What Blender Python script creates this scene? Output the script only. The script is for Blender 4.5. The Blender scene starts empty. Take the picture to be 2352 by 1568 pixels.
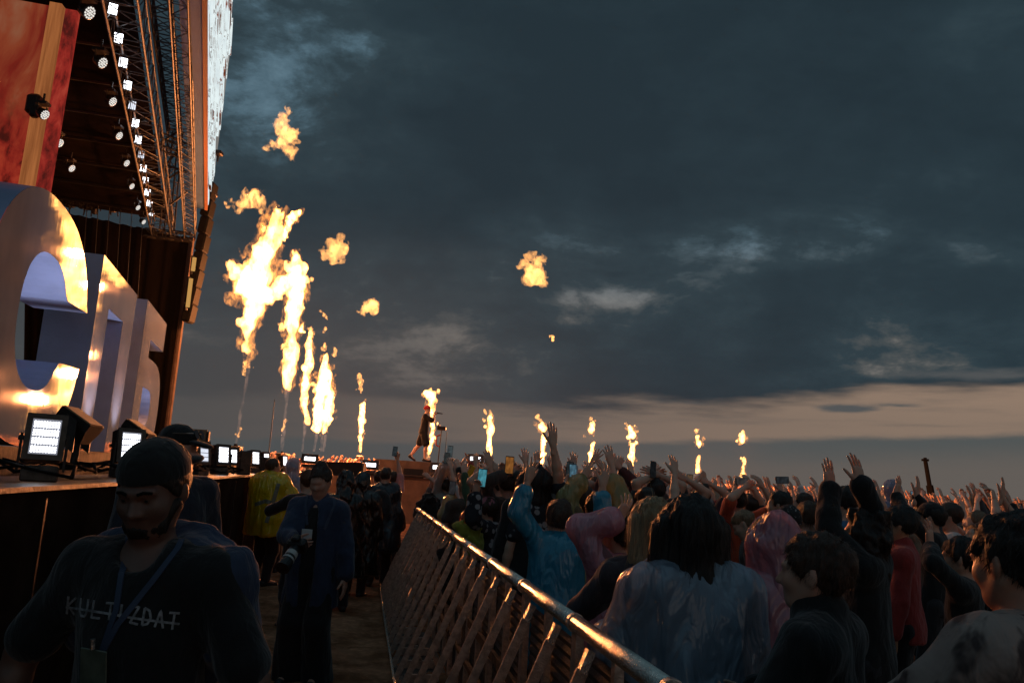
import bpy, math, random, os
import numpy as np
import openvdb as vdb
from mathutils import Vector, Matrix
random.seed(7); RNG = np.random.default_rng(7)
sc = bpy.context.scene
COL = sc.collection
R_ = math.radians
# ------------------------------------------------------------------ camera
FPX = 28 / 36 * 2352                      # focal length in pixels of a 2352 px wide frame
PITCH, ROLL = R_(9.7), R_(3.5)
CF = np.array([0, math.cos(PITCH), math.sin(PITCH)])
_r0 = np.array([1.0, 0, 0]); _u0 = np.array([0, -math.sin(PITCH), math.cos(PITCH)])
CR = _r0 * math.cos(ROLL) + _u0 * math.sin(ROLL)
CU = _u0 * math.cos(ROLL) - _r0 * math.sin(ROLL)
CC = np.array([0, 0, 1.6])
cam = bpy.data.cameras.new('camera'); cam.lens = 28; cam.sensor_width = 36; cam.clip_start = .05; cam.clip_end = 6000
co = bpy.data.objects.new('camera', cam); COL.objects.link(co); sc.camera = co
m = Matrix.Identity(4)
for i in range(3):
    m[i][0] = CR[i]; m[i][1] = CU[i]; m[i][2] = -CF[i]; m[i][3] = CC[i]
co.matrix_world = m


def ray(px, py):
    return CF + CR * (px - 1176) / FPX - CU * (py - 784) / FPX


def at(px, py, Y):
    """The point Y metres ahead that stands where the photograph (2352 px wide) shows px, py."""
    d = ray(px, py); return CC + d * (Y / d[1])


def on_z(px, py, z):
    d = ray(px, py); return CC + d * ((z - 1.6) / d[2])


# ------------------------------------------------------------------ render settings
sc.render.engine = 'CYCLES'
sc.view_settings.view_transform = 'Standard'; sc.view_settings.look = 'None'
sc.view_settings.exposure = 0.0; sc.view_settings.gamma = 1.0
cy = sc.cycles
cy.use_denoising = True
try: cy.denoiser = 'OPENIMAGEDENOISE'
except Exception: pass
cy.max_bounces = 6; cy.diffuse_bounces = 2; cy.glossy_bounces = 3; cy.transmission_bounces = 4
cy.transparent_max_bounces = 12; cy.volume_bounces = 0
cy.sample_clamp_indirect = 4.0; cy.sample_clamp_direct = 0
cy.caustics_reflective = False; cy.caustics_refractive = False
cy.volume_max_steps = 256; cy.volume_step_rate = 1.0; cy.volume_preview_step_rate = 1.0
cy.use_light_tree = True


# ------------------------------------------------------------------ node helper
class NT:
    def __init__(s, tree):
        s.t = tree; s.n = tree.nodes; s.l = tree.links

    def node(s, typ, ins=None, **kw):
        n = s.n.new(typ)
        for k, v in kw.items(): setattr(n, k, v)
        for k, v in (ins or {}).items():
            sock = n.inputs[k]
            if isinstance(v, bpy.types.NodeSocket): s.l.new(v, sock)
            else: sock.default_value = v
        return n

    def math(s, op, a, b=0.0, c=0.0, clamp=False):
        n = s.n.new('ShaderNodeMath'); n.operation = op; n.use_clamp = clamp
        for i, v in enumerate((a, b, c)):
            if isinstance(v, bpy.types.NodeSocket): s.l.new(v, n.inputs[i])
            else: n.inputs[i].default_value = v
        return n.outputs[0]

    def mixc(s, fac, a, b, blend='MIX'):
        n = s.n.new('ShaderNodeMix'); n.data_type = 'RGBA'; n.blend_type = blend; n.clamp_result = False
        for i, v in ((0, fac), (6, a), (7, b)):
            if isinstance(v, bpy.types.NodeSocket): s.l.new(v, n.inputs[i])
            else: n.inputs[i].default_value = v if i == 0 else (*v[:3], 1)
        return n.outputs[2]

    def ramp(s, fac, stops, interp='LINEAR'):
        n = s.n.new('ShaderNodeValToRGB'); n.color_ramp.interpolation = interp
        el = n.color_ramp.elements
        while len(el) > 1: el.remove(el[-1])
        for i, (p, c) in enumerate(stops):
            e = el[0] if i == 0 else el.new(p)
            e.position = p; e.color = (*c[:3], 1) if hasattr(c, '__len__') else (c, c, c, 1)
        s.l.new(fac, n.inputs[0]); return n.outputs[0]

    def noise(s, vec, scale, detail=3, rough=.5, dist=0.0, dim='3D', out=0):
        n = s.n.new('ShaderNodeTexNoise'); n.noise_dimensions = dim
        n.inputs['Scale'].default_value = scale; n.inputs['Detail'].default_value = detail
        n.inputs['Roughness'].default_value = rough; n.inputs['Distortion'].default_value = dist
        if vec is not None: s.l.new(vec, n.inputs['Vector'])
        return n.outputs[out]

    def mapping(s, vec, scale=(1, 1, 1), loc=(0, 0, 0), rot=(0, 0, 0)):
        n = s.n.new('ShaderNodeMapping'); s.l.new(vec, n.inputs[0])
        n.inputs['Scale'].default_value = scale; n.inputs['Location'].default_value = loc; n.inputs['Rotation'].default_value = rot
        return n.outputs[0]

    def smooth(s, v, a, b):
        n = s.n.new('ShaderNodeMapRange'); n.interpolation_type = 'SMOOTHSTEP'; n.clamp = True
        s.l.new(v, n.inputs[0]); n.inputs[1].default_value = a; n.inputs[2].default_value = b
        return n.outputs[0]


# ------------------------------------------------------------------ sky at dusk (world)
w = bpy.data.worlds.new('World'); sc.world = w; w.use_nodes = True
T = NT(w.node_tree); T.n.clear()
d = T.node('ShaderNodeTexCoord').outputs['Generated']
sep = T.node('ShaderNodeSeparateXYZ', {0: d}); X, Y, Z = sep.outputs
az = T.math('ARCTAN2', X, Y)                                       # radians right of straight ahead
el = T.math('ARCSINE', Z)
warp = T.math('SUBTRACT', T.noise(T.mapping(d, (2.2, 2.2, 14)), 2.0, 5, .55), .5)
warp2 = T.math('SUBTRACT', T.noise(T.mapping(d, (6, 6, 30)), 2.0, 6, .6), .5)
elw = T.math('ADD', T.math('ADD', el, T.math('MULTIPLY', warp, .014)), T.math('MULTIPLY', warp2, .012))
elt = T.math('SUBTRACT', elw, T.math('MULTIPLY', az, .058))            # the far cloud banks climb to the right
elt2 = T.math('ADD', T.math('ADD', el, T.math('MULTIPLY', warp, .075)), T.math('MULTIPLY', az, -.058))
# cloud ceiling seen in perspective
den = T.math('MAXIMUM', T.math('ADD', Z, .30), .03)
cx = T.math('DIVIDE', X, den); cyy = T.math('DIVIDE', Y, den)
cv = T.node('ShaderNodeCombineXYZ', {0: cx, 1: cyy, 2: 3.7}).outputs[0]
n1 = T.noise(cv, 1.25, 9, .60, .25)
n2 = T.noise(T.mapping(cv, (.55, 1.7, 1), (7.3, 2.1, 0), (0, 0, .65)), .75, 5, .55, .3)
n3 = T.noise(T.mapping(cv, (.7, 1.2, 1), (1.3, 5.1, 4)), 4.2, 8, .66, .5)
n4 = T.noise(T.mapping(d, (5, 5, 9)), 1.15, 10, .66, .35)
dens = T.math('ADD', T.math('ADD', T.math('MULTIPLY', n1, .80), T.math('MULTIPLY', n2, .62)), T.math('ADD', T.math('MULTIPLY', n3, .28), T.math('MULTIPLY', n4, .52)))
n5 = T.noise(T.mapping(d, (11, 11, 19)), 1.3, 8, .64, .3)
dens = T.math('ADD', T.math('SUBTRACT', dens, .205), T.math('MULTIPLY', n5, .22))

dens = T.math('ADD', T.math('MULTIPLY', T.math('SUBTRACT', dens, .93), 1.45), .92)      # firmer light and dark lumps


def blob(a0, e0, sa, se, amp):
    u = T.math('DIVIDE', T.math('SUBTRACT', az, a0), sa); v = T.math('DIVIDE', T.math('SUBTRACT', el, e0), se)
    q = T.math('ADD', T.math('MULTIPLY', u, u), T.math('MULTIPLY', v, v))
    return T.math('MULTIPLY', T.math('EXPONENT', T.math('MULTIPLY', q, -1.0)), amp)


def pix(px, py):
    q = ray(px, py); q = q / np.linalg.norm(q); return math.atan2(q[0], q[1]), math.asin(q[2])


for px, py, sa, se, amp in (
        (700, 130, .17, .20, -.34), (2290, 40, .10, .05, -.14), (1290, 695, .045, .018, -.20), (1430, 690, .05, .014, -.20), (1350, 740, .10, .012, -.14), (1340, 690, .016, .010, .12), (1020, 765, .09, .02, -.10),
        (2250, 800, .20, .03, -.14), (2200, 860, .12, .018, -.16), (1700, 540, .16, .05, -.09), (1250, 500, .35, .13, .11), (1960, 330, .22, .12, .10),
        (1980, 930, .05, .008, .2), (2150, 700, .16, .035, .06), (480, 300, .07, .30, -.10), (1650, 560, .16, .03, -.08), (1950, 480, .14, .04, -.07), (2300, 30, .09, .06, -.16), (1000, 890, .25, .025, -.05), (1150, 430, .22, .06, .05), (2000, 640, .25, .03, .08), (1050, 330, .10, .10, .08), (1100, 60, .2, .06, .06), (800, 640, .08, .03, -.07)):
    a0, e0 = pix(px, py)
    dens = T.math('ADD', dens, blob(a0, e0, sa, se, amp))
dn = T.math('MULTIPLY', dens, .78)                                  # ramp positions stop at 1
dark = [(.69, (.0275, .0490, .0615)), (.80, (.0210, .0390, .0505)), (1.0, (.0165, .0310, .0410))]
cloud = T.ramp(dn, [(.46, (.140, .235, .295)), (.57, (.078, .138, .178)), (.63, (.042, .075, .095))] + dark)
cloudlow = T.ramp(dn, [(.46, (.235, .215, .190)), (.57, (.150, .146, .138)), (.63, (.066, .078, .082))] + dark)   # gaps low down look warmer
cloud = T.mixc(T.smooth(el, .34, .17), cloud, cloudlow)
# thin warm sunset gap low over the sea, strongest to the right
warmth = T.smooth(az, -.35, .62)
gap = T.mixc(warmth, (.105, .098, .092), (.285, .200, .145))
gap = T.mixc(T.smooth(T.noise(T.mapping(d, (1.6, 1.6, 26)), 2.0, 6, .6, .2), .50, .68), gap, T.mixc(.30, gap, (.06, .068, .072)))
gap = T.mixc(T.math('MULTIPLY', T.smooth(el, .135, .08), .22), gap, (.09, .088, .085))
bank = T.mixc(warmth, (.066, .078, .082), (.080, .090, .090))
low = T.mixc(warmth, (.072, .074, .074), (.120, .107, .096))
lowleft = T.math('MULTIPLY', T.math('MULTIPLY', T.smooth(elt2, .36, .06), T.smooth(az, .22, -.22)), .8)
cloud = T.mixc(lowleft, cloud, (.074, .072, .072))
gapfac = T.math('MULTIPLY', T.smooth(elt2, .107, .083), T.smooth(az, -.75, .10))
base = T.mixc(gapfac, cloud, gap)
for px, py, sa, se, amp in ((1960, 938, .050, .0050, .85), (2075, 931, .04, .0035, .7), (2240, 862, .09, .008, .9), (1600, 925, .05, .004, .5)):   # thin dark cloud bars in the gap
    a0, e0 = pix(px, py); bb = blob(a0, e0, sa, se, amp); base = T.mixc(T.math('MULTIPLY', T.smooth(T.math('ADD', bb, T.math('MULTIPLY', warp2, 1.5)), .22, .85), T.smooth(bb, .03, .25)), base, (.080, .087, .090))
bankfac = T.smooth(elt, .049, .039)
base = T.mixc(bankfac, base, bank)
base = T.mixc(T.smooth(elt, .040, .006), base, low)
below = T.smooth(el, -.005, -.06)
base = T.mixc(below, base, (.02, .018, .017))
rear = T.math('ADD', T.math('MULTIPLY', T.smooth(Y, .05, -.5), 1.0), T.math('MULTIPLY', T.smooth(Z, .62, .95), 2.4))   # added unseen fill: sky brightened overhead and behind to light the crowd
base = T.mixc(1.0, base, T.node('ShaderNodeCombineColor', {0: T.math('ADD', rear, 1.0), 1: T.math('ADD', rear, 1.0), 2: T.math('ADD', rear, 1.0)}).outputs[0], 'MULTIPLY')
bg = T.node('ShaderNodeBackground', {0: base, 1: 1.0})
out = T.node('ShaderNodeOutputWorld', {0: bg.outputs[0]})


# ------------------------------------------------------------------ materials
def new_mat(name):
    mt = bpy.data.materials.new(name); mt.use_nodes = True; t = NT(mt.node_tree); t.n.clear()
    return mt, t


def mat(name, color, rough=.6, metal=0.0, coat=0.0, var=0.0, vscale=6.0, bump=0.0, bscale=40.0, emit=None, estr=0.0, spec=.5, objcol=False, stretch=(1, 1, 1), rvar=0.0):
    mt, t = new_mat(name)
    tc = t.node('ShaderNodeTexCoord').outputs['Object']
    tc = t.mapping(tc, stretch)
    b = t.node('ShaderNodeBsdfPrincipled', {'Roughness': rough, 'Metallic': metal, 'Coat Weight': coat, 'Specular IOR Level': spec})
    c = t.node('ShaderNodeObjectInfo').outputs['Color'] if objcol else None
    if var > 0:
        f = t.noise(tc, vscale, 5, .6)
        src = c if c is not None else color
        lo = t.mixc(1.0, src, (1 - var,) * 3, 'MULTIPLY'); hi = t.mixc(1.0, src, (1 + var,) * 3, 'MULTIPLY')
        cc = t.mixc(t.smooth(f, .3, .7), lo, hi); t.l.new(cc, b.inputs['Base Color'])
    elif c is not None: t.l.new(c, b.inputs['Base Color'])
    else: b.inputs['Base Color'].default_value = (*color, 1)
    if rvar > 0:
        t.l.new(t.math('ADD', rough - rvar / 2, t.math('MULTIPLY', t.noise(tc, vscale * 2, 4, .6), rvar), clamp=True), b.inputs['Roughness'])
    if bump > 0:
        bn = t.node('ShaderNodeBump', {'Height': t.noise(tc, bscale, 4, .6), 'Strength': bump, 'Distance': .02})
        t.l.new(bn.outputs[0], b.inputs['Normal'])
    if emit is not None:
        b.inputs['Emission Color'].default_value = (*emit, 1); b.inputs['Emission Strength'].default_value = estr
    if spec == 0:                                                    # dead matt surface
        b2 = t.node('ShaderNodeBsdfDiffuse', {'Roughness': 1.0})
        for a_, c_ in (('Base Color', 'Color'), ('Normal', 'Normal')):
            if b.inputs[a_].is_linked: t.l.new(b.inputs[a_].links[0].from_socket, b2.inputs[c_])
            elif a_ == 'Base Color': b2.inputs[c_].default_value = b.inputs[a_].default_value
        b = b2
    t.node('ShaderNodeOutputMaterial', {0: b.outputs[0]})
    return mt


# ------------------------------------------------------------------ mesh helpers
def setp(o, label=None, cat=None, group=None, kind=None):
    if label: o['label'] = label
    if cat: o['category'] = cat
    if group: o['group'] = group
    if kind: o['kind'] = kind
    return o


def empty(name, loc, label, cat, group=None, rotz=0.0):
    o = bpy.data.objects.new(name, None); COL.objects.link(o); o.location = loc; o.rotation_euler = (0, 0, rotz)
    o.empty_display_size = .1
    return setp(o, label, cat, group)


def origin(o):
    v = np.zeros(3)
    while o is not None: v = v + np.array(o.location); o = o.parent
    return v


def link_mesh(name, me, parent=None, loc=None):
    o = bpy.data.objects.new(name, me); COL.objects.link(o)
    if parent is not None: o.parent = parent
    if loc is not None: o.location = loc
    return o


class MB:
    """Collects solid pieces in world space and links them as ONE mesh object."""
    def __init__(s): s.v = []; s.f = []; s.mi = []; s.cur = 0

    def add(s, vs, fs):
        k = len(s.v); s.v += [tuple(map(float, p)) for p in vs]; s.f += [tuple(i + k for i in f) for f in fs]; s.mi += [s.cur] * len(fs)
        return s

    def box(s, c, size, ax=None):
        c = np.array(c, float); h = np.array(size, float) / 2
        A = np.eye(3) if ax is None else np.array(ax, float)
        vs = [c + A[0] * h[0] * i + A[1] * h[1] * j + A[2] * h[2] * k for i in (-1, 1) for j in (-1, 1) for k in (-1, 1)]
        return s.add(vs, [(0, 1, 3, 2), (4, 6, 7, 5), (0, 4, 5, 1), (2, 3, 7, 6), (0, 2, 6, 4), (1, 5, 7, 3)])

    def bevbox(s, c, size, b, ax=None):
        """box with chamfered edges (8 corners cut to an octagonal outline in all three axes)"""
        c = np.array(c, float); h = np.array(size, float) / 2; A = np.eye(3) if ax is None else np.array(ax, float)
        hx, hy, hz = h
        prof = [(-hx + b, -hy), (hx - b, -hy), (hx, -hy + b), (hx, hy - b), (hx - b, hy), (-hx + b, hy), (-hx, hy - b), (-hx, -hy + b)]
        inn = [(x * (1 - b / hx), y * (1 - b / hy)) for x, y in prof]
        rings = [(inn, -hz), (prof, -hz + b), (prof, hz - b), (inn, hz)]
        vs = [c + A[0] * x + A[1] * y + A[2] * z for pr, z in rings for x, y in pr]
        fs = [tuple(range(7, -1, -1)), tuple(range(24, 32))]
        for r in range(3):
            for i in range(8):
                j = (i + 1) % 8; fs.append((r * 8 + i, r * 8 + j, r * 8 + 8 + j, r * 8 + 8 + i))
        return s.add(vs, fs)

    def tube(s, a, b, r, seg=8, r2=None):
        a = np.array(a, float); b = np.array(b, float); r2 = r if r2 is None else r2
        z = b - a; L = np.linalg.norm(z)
        if L < 1e-6: return s
        z /= L; x = np.cross(z, (0, 0, 1) if abs(z[2]) < .9 else (1, 0, 0)); x /= np.linalg.norm(x); y = np.cross(z, x)
        vs = []
        for p, q in ((a, r), (b, r2)):
            for i in range(seg):
                t = 2 * math.pi * i / seg; vs.append(p + (x * math.cos(t) + y * math.sin(t)) * q)
        fs = [(i, (i + 1) % seg, seg + (i + 1) % seg, seg + i) for i in range(seg)] + [tuple(range(seg - 1, -1, -1)), tuple(range(seg, 2 * seg))]
        return s.add(vs, fs)

    def path(s, pts, r, seg=8):
        pts = [np.array(p, float) for p in pts]
        for a, b in zip(pts, pts[1:]): s.tube(a, b, r, seg)
        return s

    def prism(s, poly, O, U, V, W, depth):
        """polygon (u, v) in the plane O + u*U + v*V, swept by W*depth"""
        O, U, V, W = (np.array(q, float) for q in (O, U, V, W)); n = len(poly)
        vs = [O + U * u + V * v for u, v in poly] + [O + U * u + V * v + W * depth for u, v in poly]
        fs = [tuple(range(n)), tuple(range(2 * n - 1, n - 1, -1))] + [(i, n + i, n + (i + 1) % n, (i + 1) % n) for i in range(n)]
        return s.add(vs, fs)

    def build(s, name, mats, parent=None, smooth=False):
        org = origin(parent) if parent is not None else np.zeros(3)
        me = bpy.data.meshes.new(name)
        me.from_pydata([tuple(np.array(p) - org) for p in s.v], [], s.f)
        for mm in (mats if isinstance(mats, (list, tuple)) else [mats]): me.materials.append(mm)
        if max(s.mi, default=0): me.polygons.foreach_set('material_index', s.mi)
        me.update(); fix_normals(me)
        if smooth: me.polygons.foreach_set('use_smooth', [True] * len(me.polygons))
        return link_mesh(name, me, parent)


def fix_normals(me):
    import bmesh
    bm = bmesh.new(); bm.from_mesh(me); bmesh.ops.recalc_face_normals(bm, faces=bm.faces); bm.to_mesh(me); bm.free()


# ------------------------------------------------------------------ implicit surfaces (numpy fields meshed by OpenVDB)
def vnoise(p, seed=0):
    """trilinear value noise on an (n,3) array, -1..1"""
    i = np.floor(p).astype(np.int64); f = p - i; f = f * f * (3 - 2 * f); r = 0
    for dx in (0, 1):
        for dy in (0, 1):
            for dz in (0, 1):
                q = ((i[:, 0] + dx) * 374761393 + (i[:, 1] + dy) * 668265263 + (i[:, 2] + dz) * 2147483647 + seed * 974634777) & 0xFFFFFFFF
                q = ((q ^ (q >> 13)) * 1274126177) & 0xFFFFFFFF; q = q ^ (q >> 16)
                wgt = (f[:, 0] if dx else 1 - f[:, 0]) * (f[:, 1] if dy else 1 - f[:, 1]) * (f[:, 2] if dz else 1 - f[:, 2])
                r = r + wgt * ((q & 0xFFFF) / 32767.5 - 1)
    return r


def fbm(p, oct=4, seed=0, gain=.5):
    a, r = 1.0, 0
    for k in range(oct): r = r + a * vnoise(p, seed + k * 17); p = p * 2.03 + 5.1; a *= gain
    return r


class Field:
    def __init__(s, lo, hi, h):
        s.h = h; s.lo = np.floor(np.array(lo, float) / h) * h; s.n = np.ceil((np.array(hi, float) - s.lo) / h).astype(int) + 1
        s.f = np.full(s.n, 9.0, np.float32)
        s.ax = [(s.lo[i] + h * np.arange(s.n[i])).astype(np.float32) for i in range(3)]

    def _sub(s, lo, hi):
        a = np.clip(np.floor((np.array(lo) - s.lo) / s.h).astype(int), 0, s.n); b = np.clip(np.ceil((np.array(hi) - s.lo) / s.h).astype(int) + 1, 0, s.n)
        if (b <= a).any(): return None
        sl = tuple(slice(a[i], b[i]) for i in range(3))
        g = (s.ax[0][sl[0]][:, None, None], s.ax[1][sl[1]][None, :, None], s.ax[2][sl[2]][None, None, :])
        return sl, g

    def _min(s, sl, d, k):
        o = s.f[sl]
        if k > 0:
            h = np.maximum(k - np.abs(o - d), 0) / k; s.f[sl] = np.minimum(o, d) - h * h * k * .25
        else: s.f[sl] = np.minimum(o, d)

    def cap(s, a, b, r1, r2=None, k=.02, flat=None):
        """tapered capsule; flat = (axis vector, factor) squeezes it along that axis"""
        r2 = r1 if r2 is None else r2; a = np.array(a, float); b = np.array(b, float)
        m = max(r1, r2) * (1 if flat is None or flat[1] >= 1 else 1) * (1.0 if flat is None else max(1, 1)) + k + 3 * s.h
        q = s._sub(np.minimum(a, b) - m, np.maximum(a, b) + m)
        if q is None: return s
        sl, (x, y, z) = q; ba = b - a; L = float(ba @ ba) + 1e-9
        t = np.clip(((x - a[0]) * ba[0] + (y - a[1]) * ba[1] + (z - a[2]) * ba[2]) / L, 0, 1)
        dx = x - a[0] - t * ba[0]; dy = y - a[1] - t * ba[1]; dz = z - a[2] - t * ba[2]
        dd = dx * dx + dy * dy + dz * dz
        if flat is not None:
            u, fc = np.array(flat[0], float), flat[1]; u = u / np.linalg.norm(u)
            pr = dx * u[0] + dy * u[1] + dz * u[2]; dd = dd + pr * pr * (1 / (fc * fc) - 1)
        s._min(sl, np.sqrt(dd) - (r1 + (r2 - r1) * t), k); return s

    def ell(s, c, r, rot=None, k=.02, sub=False):
        c = np.array(c, float); r = np.array(r, float); m = r.max() + k + 3 * s.h
        q = s._sub(c - m, c + m)
        if q is None: return s
        sl, (x, y, z) = q
        A = np.eye(3) if rot is None else np.array(rot, float)       # columns = local axes
        dx, dy, dz = x - c[0], y - c[1], z - c[2]
        l = [dx * A[0, i] + dy * A[1, i] + dz * A[2, i] for i in range(3)]
        k0 = np.sqrt(sum((l[i] / r[i]) ** 2 for i in range(3))) + 1e-6; k1 = np.sqrt(sum((l[i] / r[i] ** 2) ** 2 for i in range(3))) + 1e-6
        dd = k0 * (k0 - 1) / k1
        if sub:
            o = s.f[sl]; d2 = -dd
            if k > 0: h = np.maximum(k - np.abs(o - d2), 0) / k; s.f[sl] = np.maximum(o, d2) + h * h * k * .25
            else: s.f[sl] = np.maximum(o, d2)
        else: s._min(sl, dd, k)
        return s

    def cut(s, p, n):
        """keep the side of the plane at p that n points away from"""
        n = np.array(n, float); n /= np.linalg.norm(n); p = np.array(p, float)
        x, y, z = s.ax[0][:, None, None], s.ax[1][None, :, None], s.ax[2][None, None, :]
        s.f = np.maximum(s.f, ((x - p[0]) * n[0] + (y - p[1]) * n[1] + (z - p[2]) * n[2]).astype(np.float32)); return s

    def points(s): return np.stack(np.meshgrid(*s.ax, indexing='ij'), -1).reshape(-1, 3)

    def noise(s, amp, freq, oct=4, seed=0, band=None):
        band = amp * 2.5 + 3 * s.h if band is None else band
        mk = np.abs(s.f) < band; idx = np.argwhere(mk)
        if len(idx) == 0: return s
        p = (s.lo + idx * s.h) * np.array(freq)
        s.f[mk] += (amp * fbm(p, oct, seed)).astype(np.float32); return s

    def mesh(s):
        g = vdb.FloatGrid(3 * s.h)
        s.f[0], s.f[-1] = 9, 9; s.f[:, 0], s.f[:, -1] = 9, 9; s.f[:, :, 0], s.f[:, :, -1] = 9, 9
        g.copyFromArray(np.clip(s.f, -3 * s.h, 3 * s.h))
        v, t, q = g.convertToPolygons(isovalue=0.0, adaptivity=0.0)
        return s.lo + np.asarray(v, float) * s.h, np.asarray(t), np.asarray(q)


def vnormals(v, q):
    n = np.zeros_like(v)
    e = np.cross(v[q[:, 2]] - v[q[:, 0]], v[q[:, 3]] - v[q[:, 1]])
    for i in range(4): np.add.at(n, q[:, i], e)
    return n / (np.linalg.norm(n, axis=1, keepdims=True) + 1e-12)


def raw_mesh(name, parts, mats, smooth=True, flip=False):
    """parts: list of (verts, quads, material index) joined into one mesh"""
    V, Fc, M, k = [], [], [], 0
    for v, q, mi in parts:
        if len(v) == 0: continue
        V.append(v); Fc.append((q[:, ::-1] if flip else q) + k); M.append(np.full(len(q), mi)); k += len(v)
    me = bpy.data.meshes.new(name)
    if not V: return me
    V = np.concatenate(V); Fc = np.concatenate(Fc); M = np.concatenate(M)
    me.vertices.add(len(V)); me.vertices.foreach_set('co', V.astype(np.float32).ravel())
    me.loops.add(Fc.size); me.loops.foreach_set('vertex_index', Fc.astype(np.int32).ravel())
    me.polygons.add(len(Fc)); me.polygons.foreach_set('loop_start', np.arange(0, Fc.size, 4, dtype=np.int32))
    me.polygons.foreach_set('material_index', M.astype(np.int32))
    for mm in (mats if isinstance(mats, (list, tuple)) else [mats]): me.materials.append(mm)
    me.update(calc_edges=True); me.validate()
    if smooth: me.polygons.foreach_set('use_smooth', np.ones(len(Fc), bool))
    return me
# ------------------------------------------------------------------ shared materials
M = {}
M['black'] = mat('black_metal', (.012, .011, .011), .45, .2, var=.4, vscale=20, bump=.15, bscale=60)
M['blackcloth'] = mat('black_drape', (.010, .0075, .0065), .9, spec=0, var=.35, vscale=3, bump=.5, bscale=7, stretch=(1, 1, .15))
M['truss'] = mat('aluminium_truss', (.10, .10, .10), .5, .6, var=.25, vscale=8, rvar=.2)
M['darktruss'] = mat('painted_truss', (.02, .018, .017), .6, .1, var=.3, vscale=8)
M['steel'] = mat('galvanised_steel', (.48, .46, .43), .34, .9, var=.3, vscale=30, bump=.25, bscale=120, rvar=.25)
M['railsteel'] = mat('wet_rail_steel', (.62, .58, .52), .24, 1.0, var=.25, vscale=35, bump=.35, bscale=160, rvar=.22)
M['wood'] = mat('stage_plywood', (.07, .048, .034), .6, spec=.12, var=.45, vscale=5, bump=.3, bscale=25, stretch=(.3, 3, 1))
M['woodpanel'] = mat('brown_panel', (.155, .095, .066), .75, var=.25, vscale=2.5, bump=.2, bscale=20)
M['deck'] = mat('black_stage_deck', (.02, .016, .014), .45, spec=.2, var=.5, vscale=6, bump=.3, bscale=30, rvar=.35)
M['tan'] = mat('tan_board', (.33, .22, .13), .7, var=.15, vscale=6)
M['cable'] = mat('rubber_cable', (.006, .006, .006), .7, spec=.08)
M['roofskin'] = mat('roof_underside', (.010, .007, .006), .85, spec=0, var=.5, vscale=1.2, bump=.5, bscale=3)


def emat(name, color, strength, dots=None):
    mt, t = new_mat(name)
    e = t.node('ShaderNodeEmission', {0: (*color, 1), 1: strength})
    t.node('ShaderNodeOutputMaterial', {0: e.outputs[0]}); return mt


M['led'] = emat('led_bulb', (.92, .94, 1.0), 6.0)
M['leddim'] = emat('led_bulb_dim', (.80, .84, .95), 1.2)
M['lens'] = emat('moving_light_lens', (1.0, .95, .88), .85)
# letters: glossy painted boards that mirror the flames at a grazing angle
mt, t = new_mat('gloss_white_letter_face'); tc = t.node('ShaderNodeTexCoord').outputs['Object']
bw = t.noise(t.mapping(tc, (1, 1, .6)), 1.3, 5, .6)
bn = t.node('ShaderNodeBump', {'Height': t.noise(t.mapping(tc, (1.2, 1.2, .5)), 2.2, 3, .5), 'Strength': .035, 'Distance': .03})
pb = t.node('ShaderNodeBsdfPrincipled', {'Base Color': t.mixc(t.smooth(bw, .35, .7), (.12, .123, .14), (.155, .16, .18)), 'Roughness': t.math('ADD', .015, t.math('MULTIPLY', bw, .05)),
                                        'Specular IOR Level': .55, 'Normal': bn.outputs[0]})
t.node('ShaderNodeOutputMaterial', {0: pb.outputs[0]}); M['letter'] = mt
M['letterside'] = mat('satin_letter_side', (.30, .38, .58), .38, var=.08, vscale=2)  # cool stage light on the sides put into a bluish base colour

# ------------------------------------------------------------------ ground: one sheet of beach sand to the horizon
mt, t = new_mat('beach_sand'); tc = t.node('ShaderNodeTexCoord').outputs['Object']
a1 = t.noise(tc, 2.3, 6, .62, .3); a2 = t.noise(tc, 14, 5, .6)
cl = t.mixc(t.smooth(a1, .35, .68), (.27, .115, .058), (.58, .27, .15))
cl = t.mixc(t.smooth(a2, .42, .66), t.mixc(.35, cl, (.04, .025, .02)), cl)
hh = t.math('ADD', t.math('MULTIPLY', a1, 1.0), t.math('MULTIPLY', a2, .35))
bn = t.node('ShaderNodeBump', {'Height': hh, 'Strength': .9, 'Distance': .09})
pb = t.node('ShaderNodeBsdfDiffuse', {'Color': cl, 'Roughness': 1.0, 'Normal': bn.outputs[0]})
t.node('ShaderNodeOutputMaterial', {0: pb.outputs[0]}); M['sand'] = mt
b = MB(); b.add([(-3000, -200, 0), (3000, -200, 0), (3000, 5000, 0), (-3000, 5000, 0)], [(0, 1, 2, 3)])
setp(b.build('ground', M['sand']), kind='structure')
# trodden hollows and humps of the pit sand as real relief
gx = np.linspace(-4.6, 0.2, 97); gy = np.linspace(3.2, 20, 281)
GX, GY = np.meshgrid(gx, gy, indexing='ij'); pp = np.stack([GX.ravel() * 2.6, GY.ravel() * 2.6, np.zeros(GX.size)], 1)
zz = .012 + .022 * fbm(pp, 4, 3) + .012 * np.abs(vnoise(pp * 3.1, 9))
edge = np.minimum(np.minimum(GX - gx[0], gx[-1] - GX), np.minimum(GY - gy[0], gy[-1] - GY)).ravel()
zz = np.where(edge < .2, -.01, zz + .012); nx, ny = GX.shape
V = np.stack([GX.ravel(), GY.ravel(), zz], 1); ii = np.arange(nx * ny).reshape(nx, ny)
Q = np.stack([ii[:-1, :-1], ii[1:, :-1], ii[1:, 1:], ii[:-1, 1:]], -1).reshape(-1, 4)
setp(link_mesh('sand_path', raw_mesh('sand_path', [(V, Q, 0)], M['sand'])), kind='structure')

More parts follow.
